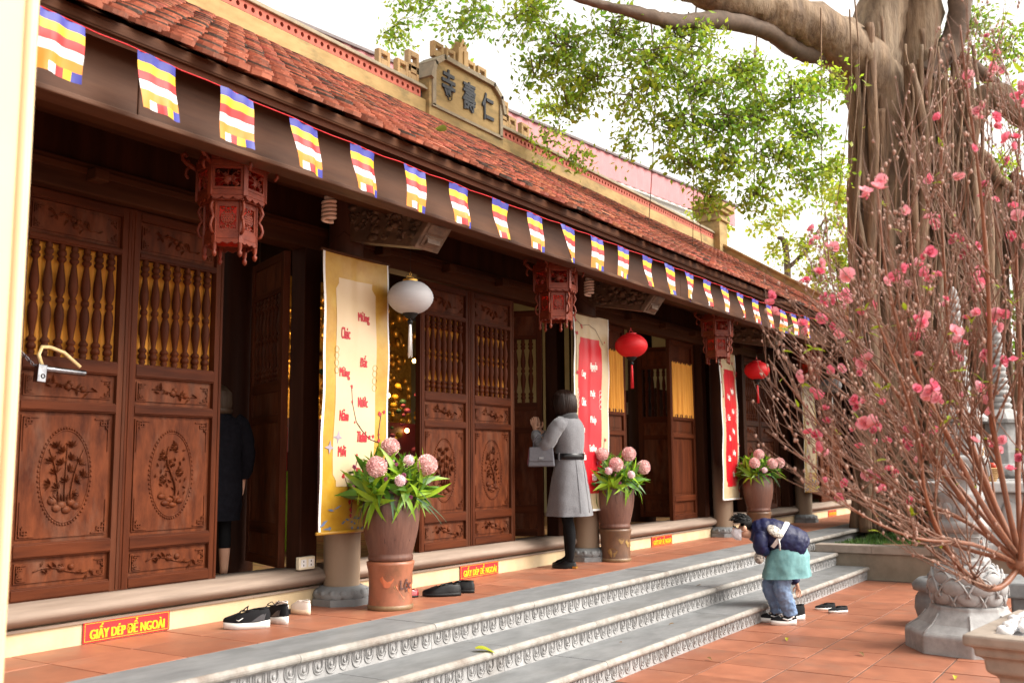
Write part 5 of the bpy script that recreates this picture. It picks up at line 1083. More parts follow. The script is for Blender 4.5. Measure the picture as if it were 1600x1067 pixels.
footwear('sneaker', 'black running sneaker with white sole, its heel turned out to the steps', 4.41, 4.50, TZ, la - .75, snk, 'black sneakers', sneaker_parts(), L=.27, w=.098, h=.105, sole=.034, kind='sneaker')
crm = [mat('cream_shoe', (.72, .64, .58), (.66, .57, .50), .55), mat('cream_sole', (.72, .55, .40), (.64, .48, .34), .6), mat('cream_lining', (.45, .45, .47), None, .8)]
footwear('slip_on_shoe', 'cream child shoe half hidden behind the black sneakers', 4.60, 4.70, TZ, la - .9, crm, 'cream shoes', L=.2, w=.085, h=.095, sole=.028)
footwear('slip_on_shoe', 'cream child shoe standing alone next to the column base', 4.76, 4.66, TZ, la - .75, crm, 'cream shoes', L=.2, w=.085, h=.085, sole=.03)
rsh = [mat('red_patent', (.30, .01, .02), None, .15, coat=.8), blk, blk]
ft_ = MB(); ft_.tube([(-.03, .1, .05), (0, .11, .058), (.03, .1, .05)], .004, 5); ft_.tube([(-.02, .13, .045), (.02, .11, .055)], .003, 5)
footwear('patent_shoe', 'small glossy dark red child shoe beside the urn stand', 5.80, 4.60, TZ, la + .3, rsh, None, [('bow', ft_, white)], L=.16, w=.066, h=.052, sole=.012)
blks = [shoe_blk, blk, blk]
lc = MB()
for q in range(3): lc.tube([(-.022, .13 + .017 * q, .076 - .008 * q), (.022, .13 + .017 * q, .076 - .008 * q)], .003, 5)
footwear('leather_shoe', 'black leather shoe lying sideways below the plinth sign', 6.02, 4.38, TZ, la + .2, blks, 'black leather shoes', [('laces', lc, blk)], L=.285, w=.098, h=.085, sole=.022)
footwear('leather_shoe', 'black leather shoe standing behind its pair, heel to the steps', 6.19, 4.38, TZ, la - .25, blks, 'black leather shoes', [('laces', lc.mesh('laces'), blk)], L=.285, w=.098, h=.085, sole=.022)
sp_ = [(n_, b_, m_) for n_, b_, m_ in sneaker_parts()[:1]]
footwear('high_sneaker', 'black sneaker with thick white sole by the child\'s hand', 9.06, 2.80, 0, la + .1, snk, None, sp_, L=.225, w=.09, h=.125, sole=.038, kind='sneaker')
footwear('trainer', 'flat black slip-on trainer with pale sole lying alone on the paving', 9.72, 2.60, 0, la + .2, snk, 'flat trainers on the paving', L=.2, w=.08, h=.055, sole=.022)
footwear('trainer', 'flat black slip-on trainer tucked behind its pair on the paving', 9.82, 2.74, 0, la + .05, snk, 'flat trainers on the paving', L=.2, w=.08, h=.06, sole=.022)
# ---------------------------------------------------------------- inside the hall, seen through the doorways
carpet = mat('carpet', (.34, .20, .05), (.12, .05, .02), .9, 9, (1, 1, 1), .2, (.30, .06, .03), 5, .7)
m = MB(); m.box(3.2, 13.5, 5.5, 8.0, .601, .612); tag(obj('rug', m, carpet), 'brown and gold patterned rug on the hall floor', 'rug')
t = thing('offering_table', 'small table under a lime green pleated cloth inside the hall', 'table', (6.35, 7.15, .60))
m = MB(); m.box(-.5, .5, -.3, .3, .70, .74); obj('table_top', m, wood_dark, t, local=True)
lime = mat('lime_cloth', (.30, .46, .02), (.22, .36, .015), .7, 10, trans=.1)
m = MB(); N = 90; ring = lambda z, amp: [((.52 if abs(math.cos(a)) > .72 else .52 * math.cos(a) / .72) * (1 if abs(math.cos(a)) <= .72 else math.copysign(1, math.cos(a))) * 1.0, .34 * (math.copysign(1, math.sin(a)) if abs(math.sin(a)) > .6 else math.sin(a) / .6) + amp * math.sin(a * 34), z) for a in [2 * PI * k / N for k in range(N)]]
m.loft([ring(.02, .02), ring(.4, .014), ring(.742, .004)], cap=True); obj('cloth', m, lime, t, local=True)
t = thing('offering_box', 'red donation box with gold edging on the lime green table', 'box', (6.35, 7.15, 1.343))
m = MB(); m.box(-.42, .42, -.2, .2, 0, .42); obj('box_body', m, red_cloth, t, local=True, bevel=.01)
m = MB()
for a in ((-.36, .36, .12, .13), (-.36, .36, .3, .31), (-.36, -.35, .13, .3), (.35, .36, .13, .3)): m.box(a[0], a[1], -.206, -.2, a[2], a[3])
obj('box_border', m, gold, t, local=True)
rg = random.Random(31)
t = thing('altar', 'gilded altar with lamps in the dark hall behind the white lantern', 'altar', (9.7, 8.6, .60))
m = MB(); m.box(-1.5, 1.6, -.35, .5, 0, .95); m.box(-1.4, 1.5, -.05, .6, .95, 1.35); obj('altar_steps', m, mat('altar_lacquer', (.10, .006, .006), None, .5), t, local=True)
m = MB()
for k in range(260):
    x, z = rg.uniform(-1.5, 1.6), rg.uniform(1.3, 3.0); m.sph((x, .5 + rg.uniform(-.1, .1), z), (rg.uniform(.02, .07), .04, rg.uniform(.03, .09)), 6, 4)
m.box(-1.6, 1.7, .6, .7, .9, 3.2); obj('gilded_screen', m, gold, t, local=True, kind='stuff')
lampm = mat('lamp_bulb', (1, .8, .4), None, .4, emit=((1, .62, .18), 5))
for x, z, r in ((-.6, 1.75, .03), (-.1, 2.1, .022), (.35, 1.7, .035), (.75, 1.25, .03), (.1, 1.0, .02), (.9, 2.2, .03)):
    m = MB(); m.sph((x, -.1, z), r, 10, 6); obj('altar_lamp', m, lampm, t, local=True)
fl_m = [mat('altar_pink', (.35, .05, .10), None, .6), mat('altar_yellow', (.5, .28, .01), None, .6), mat('altar_green', (.04, .10, .03), None, .6)]
b = thing('altar_flowers', 'dark pink and yellow flower arrangement standing on the gilded altar', 'flowers', (9.7, 8.1, 1.55))
for k in range(46):
    me_ = MB(); r = rg.uniform(.02, .05); me_.sph((rg.gauss(0, .45), rg.uniform(-.15, .15), abs(rg.gauss(.35, .25))), (r, r, r * .8), 7, 5); obj('bloom', me_, fl_m[k % 3], b, local=True)
ll = bpy.data.lights.new('altar_light', 'POINT'); ll.energy = 14; ll.color = (1, .62, .26); ll.shadow_soft_size = .1; lo = bpy.data.objects.new('altar_light', ll); COL.objects.link(lo); lo.location = (9.6, 7.9, 2.6)
t = thing('bookshelf', 'dark tall bookshelf against the cream inner wall', 'bookshelf', (13.95, 6.75, .60))
m = MB(); m.box(-.2, .2, -.4, .4, 0, 1.9); m.box(-.22, -.2, -.4, -.36, 0, 1.92); m.box(-.22, -.2, .36, .4, 0, 1.92)
for k in range(6): m.box(-.24, -.2, -.36, .36, .02 + .37 * k, .05 + .37 * k)
obj('case', m, wood_dark, t, local=True)
for k in range(26):
    mm = MB(); z = .05 + .37 * rg.randrange(5); y = rg.uniform(-.33, .33); h = rg.uniform(.16, .28); mm.box(-.235, -.201, y - .013, y + .013, z, z + h); obj('book', mm, [white, wood_grey, prn_grey][k % 3], t, local=True)
# ---------------------------------------------------------------- raised planting bed with turf
PX = 12.5
cobl = mat('bed_render', (.27, .22, .165), (.19, .15, .11), .85, 4, (1, 1, 1), .25, (.09, .075, .06), 2.2, .7)
bed = thing('planting_bed', 'raised concrete planting bed with stone coping beside the steps', 'planter', (PX + 1.5, 1.5, 0))
m = MB(); m.box(PX + .01, PX + .2, -3.2, 3.79, -.02, .30); m.box(PX + .2, 20.5, 3.6, 3.79, -.02, .30); obj('bed_wall', m, cobl, bed)
y = 3.70; Rq = random.Random(6)
while y > -3.2:
    L = Rq.uniform(.55, .7); m = MB(); m.box(PX - .02, PX + .24, y - L + .004, y, .302, .395); obj('coping_stone', m, stone_warm, bed, bevel=.006); y -= L
m = MB(); m.box(PX + .2, 21, -6, 3.6, -.02, .355); obj('soil', m, mat('soil', (.06, .045, .03), (.035, .025, .018), .95, 12, bump=.5), bed)
gm = island_vary(mat('grass_blade', (.075, .16, .022), (.04, .10, .014), .6, 6, trans=.3), .6, 1.4, .03)
ng = 26000; rgn = np.random.RandomState(3)
gx = PX + .25 + rgn.rand(ng) ** 1.4 * 6.5; gy = -2.8 + rgn.rand(ng) * 6.35; hh = .035 + .04 * rgn.rand(ng); an = rgn.rand(ng) * 6.28; bw = .006 + .004 * rgn.rand(ng)
bx, by_ = np.cos(an) * bw, np.sin(an) * bw; lx, ly = rgn.randn(ng) * .02, rgn.randn(ng) * .02
gv = np.stack([np.stack([gx - bx, gy - by_, np.full(ng, .35)], 1), np.stack([gx + bx, gy + by_, np.full(ng, .35)], 1), np.stack([gx + lx, gy + ly, .355 + hh], 1)], 1).reshape(-1, 3)
me = bpy.data.meshes.new('grass'); me.from_pydata(gv.tolist(), [], [(3 * i, 3 * i + 1, 3 * i + 2) for i in range(ng)]); me.update()
tag(obj('grass', me, gm), 'short green turf covering the raised planting bed', 'grass', kind='stuff')
# ---------------------------------------------------------------- leaves in quantity
def leaf_cloud(centers, seed, L=.085, w=.042, twig_n=11, per=34, tw=None, jit=.10):
    """leaves set along twigs that leave each clump centre; centers: (point, rx, rz, density)"""
    R = np.random.RandomState(seed); V_, F_ = [], []; n = 0; twigs = MB()
    for c, rx, rz_, dens in centers:
        c = np.array(c)
        for q in range(max(2, int(twig_n * dens))):
            d = R.randn(3); d /= np.linalg.norm(d); ext = np.array([rx, rx, rz_]); end = c + d * ext * (.55 + .5 * R.rand()) - np.array([0, 0, .15 * rx]); start = c + R.randn(3) * ext * .15
            mid = (start + end) / 2 + np.array([0, 0, .12 * rx])
            if tw is not None: twigs.tube([tuple(start), tuple(mid), tuple(end)], [.011, .007, .003], 4, cap=False)
            t = .15 + .85 * R.rand(per); P = np.outer((1 - t) ** 2, start) + np.outer(2 * t * (1 - t), mid) + np.outer(t ** 2, end) + R.randn(per, 3) * jit
            a = R.randn(per, 3); a[:, 2] -= .55; a /= np.linalg.norm(a, axis=1)[:, None]; b = R.randn(per, 3); b = np.cross(a, b); b /= np.linalg.norm(b, axis=1)[:, None]
            nn_ = np.cross(a, b); s = (.55 + .95 * R.rand(per) ** 1.3)[:, None]; l = L * s; ww = w * s
            v = np.stack([P, P + a * l * .45 + b * ww * .5 + nn_ * ww * .12, P + a * l, P + a * l * .45 - b * ww * .5 + nn_ * ww * .12], 1).reshape(-1, 3); V_.append(v)
            F_.extend([(n + 4 * i, n + 4 * i + 1, n + 4 * i + 2, n + 4 * i + 3) for i in range(per)]); n += 4 * per
    me = bpy.data.meshes.new('crown'); me.from_pydata(np.concatenate(V_).tolist(), [], F_); me.update(); return me, twigs
leafm = island_vary(mat('banyan_leaf', (.36, .46, .035), (.17, .29, .028), .4, .8, trans=.62), .6, 1.5, .035)
leafy = island_vary(mat('garden_leaf', (.48, .50, .035), (.28, .36, .03), .5, 1.0, trans=.62), .65, 1.4, .04)
bark = mat('banyan_bark', (.27, .185, .115), (.10, .062, .038), .85, 9, (1, 1, .18), 1, (.36, .29, .21), 1.8, .6)
bark_d = mat('root_bark', (.24, .145, .085), (.085, .048, .028), .85, 11, (1, 1, .12), 1, (.33, .26, .19), 2, .5)
for b_ in (bark, bark_d):
    for n_ in b_.node_tree.nodes:
        if n_.type == 'BUMP': n_.inputs['Distance'].default_value = .05
tree = thing('banyan_tree', 'huge banyan tree with bundled aerial roots and spreading crown beyond the steps', 'tree', at(1420, 815, 14.9))
D0 = 14.9
def curve(pts, k=8):
    P = [Vector(p) for p in pts]; out = []
    for i in range(len(P) - 1):
        a, b, c, d = P[max(0, i - 1)], P[i], P[i + 1], P[min(len(P) - 1, i + 2)]
        for j in range(k):
            t = j / k; out.append(.5 * ((2 * b) + (c - a) * t + (2 * a - 5 * b + 4 * c - d) * t * t + (3 * b - a - 3 * c + d) * t ** 3))
    out.append(P[-1]); return out
def lerp_r(rs, n): return [rs[min(len(rs) - 2, int(i / (n - 1) * (len(rs) - 1)))] * (1 - ((i / (n - 1) * (len(rs) - 1)) - min(len(rs) - 2, int(i / (n - 1) * (len(rs) - 1))))) + rs[min(len(rs) - 1, int(i / (n - 1) * (len(rs) - 1)) + 1)] * ((i / (n - 1) * (len(rs) - 1)) - min(len(rs) - 2, int(i / (n - 1) * (len(rs) - 1)))) for i in range(n)]
def limb(name, px, rs, mt, n=14, par=None, seed=0):
    pts = curve([at(*p) for p in px]); m = MB(); m.tube(pts, lerp_r(rs, len(pts)), n)
    R = np.random.RandomState(seed); q = np.array(m.v); q += R.randn(len(q), 3) * min(.02, .05 * max(rs)); m.v = [tuple(v) for v in q]
    return obj(name, m, mt, par or tree)
trunk = limb('trunk', [(1400, 850, D0), (1398, 700, D0), (1395, 500, D0), (1385, 300, D0), (1372, 180, D0), (1362, 90, D0), (1400, -60, D0 + .2), (1420, -260, D0 + .4)], [.62, .48, .42, .40, .40, .42, .36, .25], bark, 18)
limb('trunk_fork', [(1450, 850, D0 + .3), (1445, 600, D0 + .2), (1435, 350, D0 + .1), (1430, 150, D0), (1440, 0, D0), (1450, -200, D0)], [.55, .40, .36, .34, .3, .2], bark, 16, seed=1)
limb('trunk_fork', [(1530, 840, D0 + .8), (1500, 620, D0 + .5), (1475, 350, D0 + .3), (1455, 150, D0 + .2)], [.5, .3, .25, .2], bark, 14, seed=2)
limb('limb', [(1400, 210, D0), (1352, 110, D0 - .2), (1290, 55, D0 - .6), (1200, 18, D0 - 1.1), (1100, -18, D0 - 1.6), (950, -110, D0 - 2), (800, -190, D0 - 2)], [.40, .42, .36, .30, .25, .2, .12], bark, 16, seed=3)
limb('limb', [(1350, 120, D0 - .1), (1310, 92, D0 - .4), (1250, 82, D0 - .8), (1200, 50, D0 - 1.2), (1130, 33, D0 - 1.7), (1060, 36, D0 - 2.2), (1015, 26, D0 - 2.5), (940, 8, D0 - 2.8), (860, -12, D0 - 3)], [.14, .13, .12, .12, .12, .10, .085, .05, .03], mat('limb_bark', (.13, .085, .06), (.075, .05, .035), .85, 9, bump=.4), 10, seed=4)
limb('limb', [(1440, 170, D0 + .1), (1500, 205, D0 + .3), (1545, 150, D0 + .2), (1620, 190, D0), (1750, 230, D0)], [.26, .22, .2, .2, .2], bark, 12, seed=5)
limb('limb', [(1440, 120, D0 - .2), (1490, 60, D0 - .2), (1500, -40, D0 - .2), (1490, -200, D0)], [.22, .17, .15, .1], MT['limb_bark'], 12, seed=6)
limb('limb', [(1500, 90, D0 + .1), (1540, 120, D0 + .2), (1600, 170, D0 + .2), (1700, 200, D0)], [.1, .1, .1, .09], MT['limb_bark'], 10, seed=7)
limb('limb', [(1430, -10, D0), (1300, -220, D0 - 1), (1100, -330, D0 - 1.5)], [.25, .2, .12], bark, 10, seed=8)
limb('limb', [(1440, 330, D0 + .2), (1520, 300, D0 + .4), (1600, 370, D0 + .3), (1720, 400, D0 + .2)], [.3, .27, .25, .22], bark, 12, seed=9)
ra = random.Random(17)
for k in range(46):                       # aerial roots clinging round the trunk
    u = ra.random(); x0 = 1335 + 190 * u + ra.gauss(0, 8); y0 = ra.uniform(20, 190) + 60 * max(0, u - .5); d = D0 - ra.uniform(.15, .62)
    x1 = 1352 + 210 * u + ra.gauss(0, 16) ; pts = []
    for j in range(7):
        t = j / 6; pts.append((x0 + (x1 - x0) * t + ra.gauss(0, 5), y0 + (830 - y0) * t, d - .12 * t + ra.gauss(0, .04)))
    r = ra.choice((.03, .04, .05, .065, .085, .11)); limb('aerial_root', pts, [r * .8, r, r * .9, r * 1.1], bark_d if k % 3 else bark, 8, seed=20 + k)
for k in range(26):                       # curtain of roots from the right-hand limb
    x0 = 1470 + ra.random() * 190; y0 = 215 + (x0 - 1470) * .75 + ra.uniform(-20, 30); d = D0 + ra.uniform(-.5, .5); x1 = x0 + ra.gauss(10, 14); yb = 830
    limb('aerial_root', [(x0 - 40, y0 - 40, d), (x0, y0 + 20, d), (x0 + (x1 - x0) * .5 + ra.gauss(0, 6), (y0 + yb) / 2, d - .1), (x1, yb, d - .15)], [.07, .05, .04, .045] if k % 2 else [.1, .08, .06, .06], bark_d, 7, seed=80 + k)
for k in range(9):
    x0 = ra.uniform(1000, 1345); y0 = ra.uniform(-20, 80); limb('hanging_root', [(x0, y0, 13.6), (x0 + ra.gauss(0, 5), y0 + 130, 13.5), (x0 + ra.gauss(0, 10), y0 + ra.uniform(200, 420), 13.5)], [.012, .009, .004], bark_d, 5, seed=120 + k)
for k in range(34):
    u = ra.random(); x0 = 1345 + 180 * u; y0 = ra.uniform(60, 420); d = D0 - ra.uniform(.5, .7); L_ = ra.uniform(150, 420); limb('aerial_root', [(x0, y0, d), (x0 + ra.gauss(0, 18), y0 + L_ * .5, d - .06), (x0 + ra.gauss(8, 26), y0 + L_, d - .05)], [.014, .02, .012], bark_d, 6, seed=200 + k)
cl = []
def C(px, py, d, rx, rz_, dens): cl.append((tuple(at(px, py, d)), rx, rz_, dens))
for a in ((610, 55, 14.5, .55, .4, .55), (660, 5, 14, .6, .4, .8), (740, 25, 13.6, .6, .4, .9), (700, 95, 14.5, .45, .3, .35), (820, 20, 13.2, .65, .5, 1.3), (880, 70, 13, .6, .45, 1.2), (845, 110, 13.2, .5, .4, .9), (930, 120, 12.8, .55, .45, 1.1), (890, 165, 13, .5, .3, .7), (960, 40, 12.8, .6, .5, 1.3), (1020, 90, 12.6, .6, .5, 1.3), (1000, 150, 12.6, .55, .4, 1.1),
          (1070, 60, 12.8, .6, .5, 1.2), (1090, 130, 12.6, .6, .5, 1.4), (1150, 110, 13, .55, .5, 1.3), (1050, 200, 12.7, .5, .4, 1.1), (1120, 190, 12.8, .6, .5, 1.4), (1180, 180, 13, .6, .5, 1.4), (1240, 150, 13.2, .55, .5, 1.2), (1070, 250, 12.8, .42, .3, .9), (1140, 250, 12.9, .5, .35, 1.1), (1210, 240, 13.1, .5, .4, 1.1), (1270, 210, 13.3, .45, .4, 1.0), (1290, 130, 13.6, .4, .35, .8),
          (1110, 300, 13, .4, .25, .6), (1190, 295, 13.1, .45, .25, .7), (1260, 275, 13.3, .4, .25, .6), (1300, 265, 13.6, .3, .25, .5), (850, 165, 15, .35, .3, .4), (850, 215, 15, .4, .28, .4), (900, 245, 15, .35, .22, .4), (830, 262, 15.5, .3, .2, .22), (985, 225, 13.4, .3, .2, .4),
          (1510, 40, 16, .7, .6, 1.3), (1570, 70, 15.6, .7, .6, 1.3), (1590, 160, 16, .6, .5, 1.1), (1560, 260, 16.2, .5, .5, .9), (1600, 330, 16.5, .5, .6, .8), (1390, -10, 15.4, .6, .3, .7), (1545, 330, 17, .5, .5, .6), (1480, 100, 17, .5, .5, .7), (1545, -60, 15.5, .8, .6, 1), (1640, 60, 15, .8, .8, 1.2)): C(*a)
for px, py, d in ((600, -90, 14), (760, -110, 13), (900, -120, 13), (1050, -100, 12.5), (1200, -130, 13), (1000, -260, 13), (1200, -300, 14), (1400, -260, 14.5), (1600, -240, 15), (800, -260, 13.5), (1350, -420, 14.5), (1150, -450, 14)): C(px, py, d, .95, .6, 1.3)
me, tw_ = leaf_cloud(cl, 7, tw=1, per=44, twig_n=12)
obj('crown', me, leafm, tree, kind='stuff'); obj('twigs', tw_, MT['limb_bark'], tree, kind='stuff')
# smaller trees and shrubs behind the temple end
def garden_tree(name, label, basep, cls, seed, trunk_px, mt=None, per=40, **kw):
    t = thing(name, label, 'tree', basep, 0, 'smaller trees behind the banyan'); cc = [(tuple(at(a, b, d)), r1, r2, q) for a, b, d, r1, r2, q in cls]
    me, tw_ = leaf_cloud(cc, seed, tw=1, per=per, **kw); obj('crown', me, mt or leafy, t, kind='stuff'); tb = MB()
    for pts, r in trunk_px: q = curve([at(*p) for p in pts]); tb.tube(q, lerp_r([r, r * .7, r * .35], len(q)), 7)
    for v in tw_.f: pass
    n = len(tb.v); tb.v += tw_.v; tb.f += [tuple(i + n for i in f) for f in tw_.f]; tb.m += tw_.m; tb.sm += tw_.sm
    obj('trunk', tb, MT['limb_bark'], t)
garden_tree('garden_tree', 'thin airy tree rising behind the temple roof end', at(1232, 760, 24), [(1195, 350, 24, .6, .45, .5), (1230, 330, 24, .5, .4, .5), (1260, 380, 24, .6, .4, .5), (1210, 395, 24, .5, .3, .45), (1290, 300, 24, .7, .6, .6), (1300, 350, 24, .7, .6, .6), (1100, 335, 25, .5, .25, .5), (1135, 350, 25, .5, .2, .4)], 11, [([(1232, 760, 24), (1230, 420, 24), (1215, 370, 24)], .12), ([(1230, 420, 24), (1260, 390, 24), (1290, 340, 24)], .06)], L=.12, w=.07)
garden_tree('garden_tree', 'yellow-green bushy tree between the roof end and the banyan trunk', at(1310, 780, 22), [(1270, 430, 22, .6, .5, .8), (1305, 400, 22, .6, .6, 1), (1330, 450, 22, .6, .6, 1), (1290, 470, 22, .6, .4, .8), (1335, 370, 22, .5, .5, .8), (1320, 310, 22, .5, .5, .6), (1300, 260, 22, .4, .4, .3), (1340, 520, 22, .5, .5, .8)], 12, [([(1312, 780, 22), (1315, 500, 22), (1305, 390, 22)], .1)], L=.12, w=.07)
garden_tree('garden_tree', 'leafy dark green tree behind the aerial root curtain', at(1580, 790, 22), [(1480, 300, 21, .7, .6, .6), (1560, 400, 21, .8, .8, 1), (1600, 470, 21, .8, .8, 1.1), (1530, 480, 21.5, .7, .7, .9), (1480, 520, 21, .7, .7, .7), (1590, 560, 21, .8, .6, 1), (1460, 610, 21.5, .8, .6, .8), (1540, 600, 22, .8, .7, .9), (1650, 500, 21, .9, .9, 1)], 13, [([(1580, 790, 22), (1575, 600, 22), (1560, 420, 22)], .15)], leafm, L=.13, w=.07)
garden_tree('garden_hedge', 'dense dark hedge standing behind the banyan base', at(1450, 790, 19.5), [(1370 + 38 * k, 720 - 25 * (k % 3), 19.5 + .6 * (k % 2), .75, .8, 1.3) for k in range(8)] + [(1385 + 38 * k, 620 - 20 * (k % 2), 20.5, .75, .7, 1.0) for k in range(8)], 14, [([(1400 + 60 * k, 800, 20), (1402 + 60 * k, 700, 20), (1405 + 60 * k, 640, 20)], .07) for k in range(4)], leafm, L=.13, w=.07)
# ---------------------------------------------------------------- neighbouring building over the roof
nb = thing('metal_building', 'tall white building with pink corrugated roof edge behind the temple', 'building', (26, 18, 0))
A_, B_ = Vector((11.5, 18.2, 0)), Vector((41, 14.9, 0)); dirv = (B_ - A_).normalized(); nrm = Vector((-dirv.y, dirv.x, 0)); Lb = (B_ - A_).length
Mx = Matrix(((dirv.x, nrm.x, 0, A_.x), (dirv.y, nrm.y, 0, A_.y), (0, 0, 1, 0), (0, 0, 0, 1)))
m = MB(); m.push(Mx); m.box(0, Lb, .3, 9, 0, 11.6); m.pop(); obj('wall', m, white, nb)
pk = mat('pink_metal', (.46, .16, .17), (.40, .13, .14), .5, 2); m = MB(); m.push(Mx); vs = []; n = int(Lb / .13)
rows = [[(i * .13, 0.0 + (.035 if (i // 2) % 2 else 0), z) for i in range(n)] for z in (11.55, 12.45)]; m.loft(rows, cap=False, closed=False, sm=False); m.pop(); obj('corrugated_fascia', m, pk, nb)
m = MB(); m.push(Mx); m.box(0, Lb, -.06, .1, 12.45, 12.53); m.pop(); obj('fascia_trim', m, mat('trim_dark', (.12, .09, .09), None, .6), nb)
m = MB(); m.push(Mx); m.box(0, Lb, .05, .12, 11.5, 12.44); vs = [(0, .1, 12.5), (Lb, .1, 12.5), (Lb, 9, 14.6), (0, 9, 14.6)]; m.add(vs, [(0, 1, 2, 3)]); m.pop(); obj('roof_sheet', m, white, nb)
# ---------------------------------------------------------------- stonework in the courtyard
def petals(m, n, r, z, w, h, d=.03, ph=0, mi=0):
    for k in range(n):
        a = 2 * PI * k / n + ph; m.push(T(r * math.cos(a), r * math.sin(a), z) @ RZ(a)); m.sph((0, 0, 0), (d, w, h), 8, 6, mi); m.pop()
def scales(m):                            # rows of overlapping pointed petals, each with a raised rim
    for z0, h, r0, n, ph in ((.335, .15, .255, 8, 0), (.40, .14, .268, 8, PI / 8), (.47, .12, .262, 8, 0), (.53, .09, .24, 10, .2)):
        for k in range(n):
            a = 2 * PI * k / n + ph; pts = []; w_ = 2 * PI / n * .56
            for q in range(11):
                t = q / 10 * 2 - 1; zz = z0 + h * (1 - abs(t) ** 1.8); rr_ = r0 + .012 - .25 * max(0, zz - .46); pts.append((rr_ * math.cos(a + t * w_), rr_ * math.sin(a + t * w_), zz))
            m.tube(pts, .0085, 5); c_ = a; m.push(RZ(a)); m.sph((r0 - .012 - .2 * max(0, z0 + h * .5 - .46), 0, z0 + h * .45), (.03, r0 * w_ * .8, h * .45), 10, 6); m.pop()
sp = thing('stone_pillar', 'pale carved stone pillar with lotus bulb on octagonal base in the courtyard', 'pillar', (8.32, 1.33, 0), rad(10))
m = MB(); m.lathe([(.46, 0), (.46, .13), (.44, .15), (.36, .20), (.30, .27), (.275, .30), (.275, .325), (.25, .33)], 8, 0, False); obj('base', m, stone_lt, sp, local=True, bevel=.012)
m = MB()
for k in range(8):
    a = k * PI / 4; m.push(RZ(a)); m.tube([(.448, 0, .145), (.40, 0, .178), (.36, 0, .203), (.318, 0, .25), (.297, 0, .278)], .008, 5); m.pop()
obj('base_carving', m, stone_lt, sp, local=True, kind='stuff')
m = MB(); m.lathe([(.23, .325), (.25, .36), (.262, .43), (.258, .51), (.235, .57), (.20, .61), (.175, .625)], 24); scales(m)
obj('lotus_bulb', m, stone_lt, sp, local=True)
m = MB(); m.lathe([(.175, .625), (.178, .66), (.165, .67), (.15, .80), (.145, .86), (.16, .865)], 8, 0, False); obj('neck', m, stone_lt, sp, local=True, bevel=.008)
m = MB()
for k in range(8):
    a = k * PI / 4 + PI / 8; m.push(RZ(a)); m.tube([(.150, -.04, .83), (.152, -.045, .74), (.157, 0, .69), (.152, .045, .74), (.150, .04, .83), (.150, -.04, .83)], .006, 5); m.pop()
obj('neck_carving', m, stone_lt, sp, local=True, kind='stuff')
m = MB(); m.lathe([(.16, .865), (.19, .885), (.195, .92), (.175, .945), (.15, .955), (.155, 1.10), (.17, 1.14), (.15, 1.16), (.12, 1.18), (.15, 1.3), (.21, 1.4), (.2, 1.43), (.1, 1.44)], 16); petals(m, 8, .15, 1.03, .05, .06, .02); petals(m, 8, .185, 1.34, .06, .07, .03); obj('upper_bowl', m, stone_lt, sp, local=True)
st_ = thing('stone_drum', 'squat dark stone drum behind the carved stone pillar', 'stone drum', (9.35, 1.68, 0))
m = MB(); m.lathe([(.16, 0), (.22, .06), (.245, .15), (.235, .24), (.2, .29), (.25, .30), (.26, .35), (.2, .40), (.05, .41)], 20); obj('drum', m, stone, st_, local=True); m = MB(); m.lathe([(.13, .405), (.13, .43), (.02, .45)], 16); obj('lid', m, stone, st_, local=True)
bn = thing('stone_bench', 'low grey stone bench slab beside the carved stone pillar', 'bench', (9.3, .55, 0), rad(8))
m = MB(); m.box(-.35, .35, -.8, .72, .32, .44); obj('slab', m, stone, bn, local=True, bevel=.015)
for y in (-.55, .5): m = MB(); m.box(-.25, .25, y - .1, y + .1, 0, .32); obj('support', m, stone, bn, local=True, bevel=.012)
pb = thing('stone_planter', 'square carved stone planter on legs heaped with white gravel', 'planter', (4.45, .24, -.02), rad(-7))
w = .40
m = MB()
q2 = math.sqrt(2)
m.lathe([((w - .10) * q2, .30), ((w - .095) * q2, .62), ((w - .06) * q2, .64), ((w - .055) * q2, .695), ((w - .03) * q2, .70), ((w - .03) * q2, .733), (w * q2, .738), (w * q2, .78), ((w - .09) * q2, .782), ((w - .09) * q2, .68)], 4, 0, False, True, False, phase=PI / 4)
m.box(-w + .1, w - .1, -w + .1, w - .1, .25, .32); obj('basin', m, stone_warm, pb, local=True, bevel=.01)
for sx in (-1, 1):
    for sy in (-1, 1):
        m = MB(); m.push(T(sx * .27, sy * .27, 0)); m.lathe([(.06, 0), (.075, .02), (.06, .12), (.08, .22), (.095, .27)], 10); m.pop(); obj('leg', m, stone_warm, pb, local=True)
for k in range(4):
    m = MB(); m.push(RZ(k * PI / 2)); y_ = -(w - .10) - .006
    for a in ((-.22, .22, .34, .36), (-.22, .22, .57, .59), (-.22, -.20, .36, .57), (.20, .22, .36, .57), (-.14, .14, .42, .51)): m.box(a[0], a[1], y_, y_ + .01, a[2], a[3])
    m.pop(); obj('carved_border', m, stone_warm, pb, local=True)
gv_m = MB(); rgv = random.Random(9)
for k in range(420):
    a = rgv.uniform(-w + .1, w - .1); b_ = rgv.uniform(-w + .1, w - .1); gv_m.sph((a, b_, .775 + .045 * (1 - (a * a + b_ * b_) / .18) + rgv.uniform(0, .012)), (rgv.uniform(.018, .03), rgv.uniform(.018, .03), rgv.uniform(.012, .018)), 6, 4)
gv_m.box(-w + .09, w - .09, -w + .09, w - .09, .70, .77); obj('white_gravel', gv_m, mat('white_pebble', (.82, .82, .83), (.75, .75, .77), .7), pb, local=True, kind='stuff')
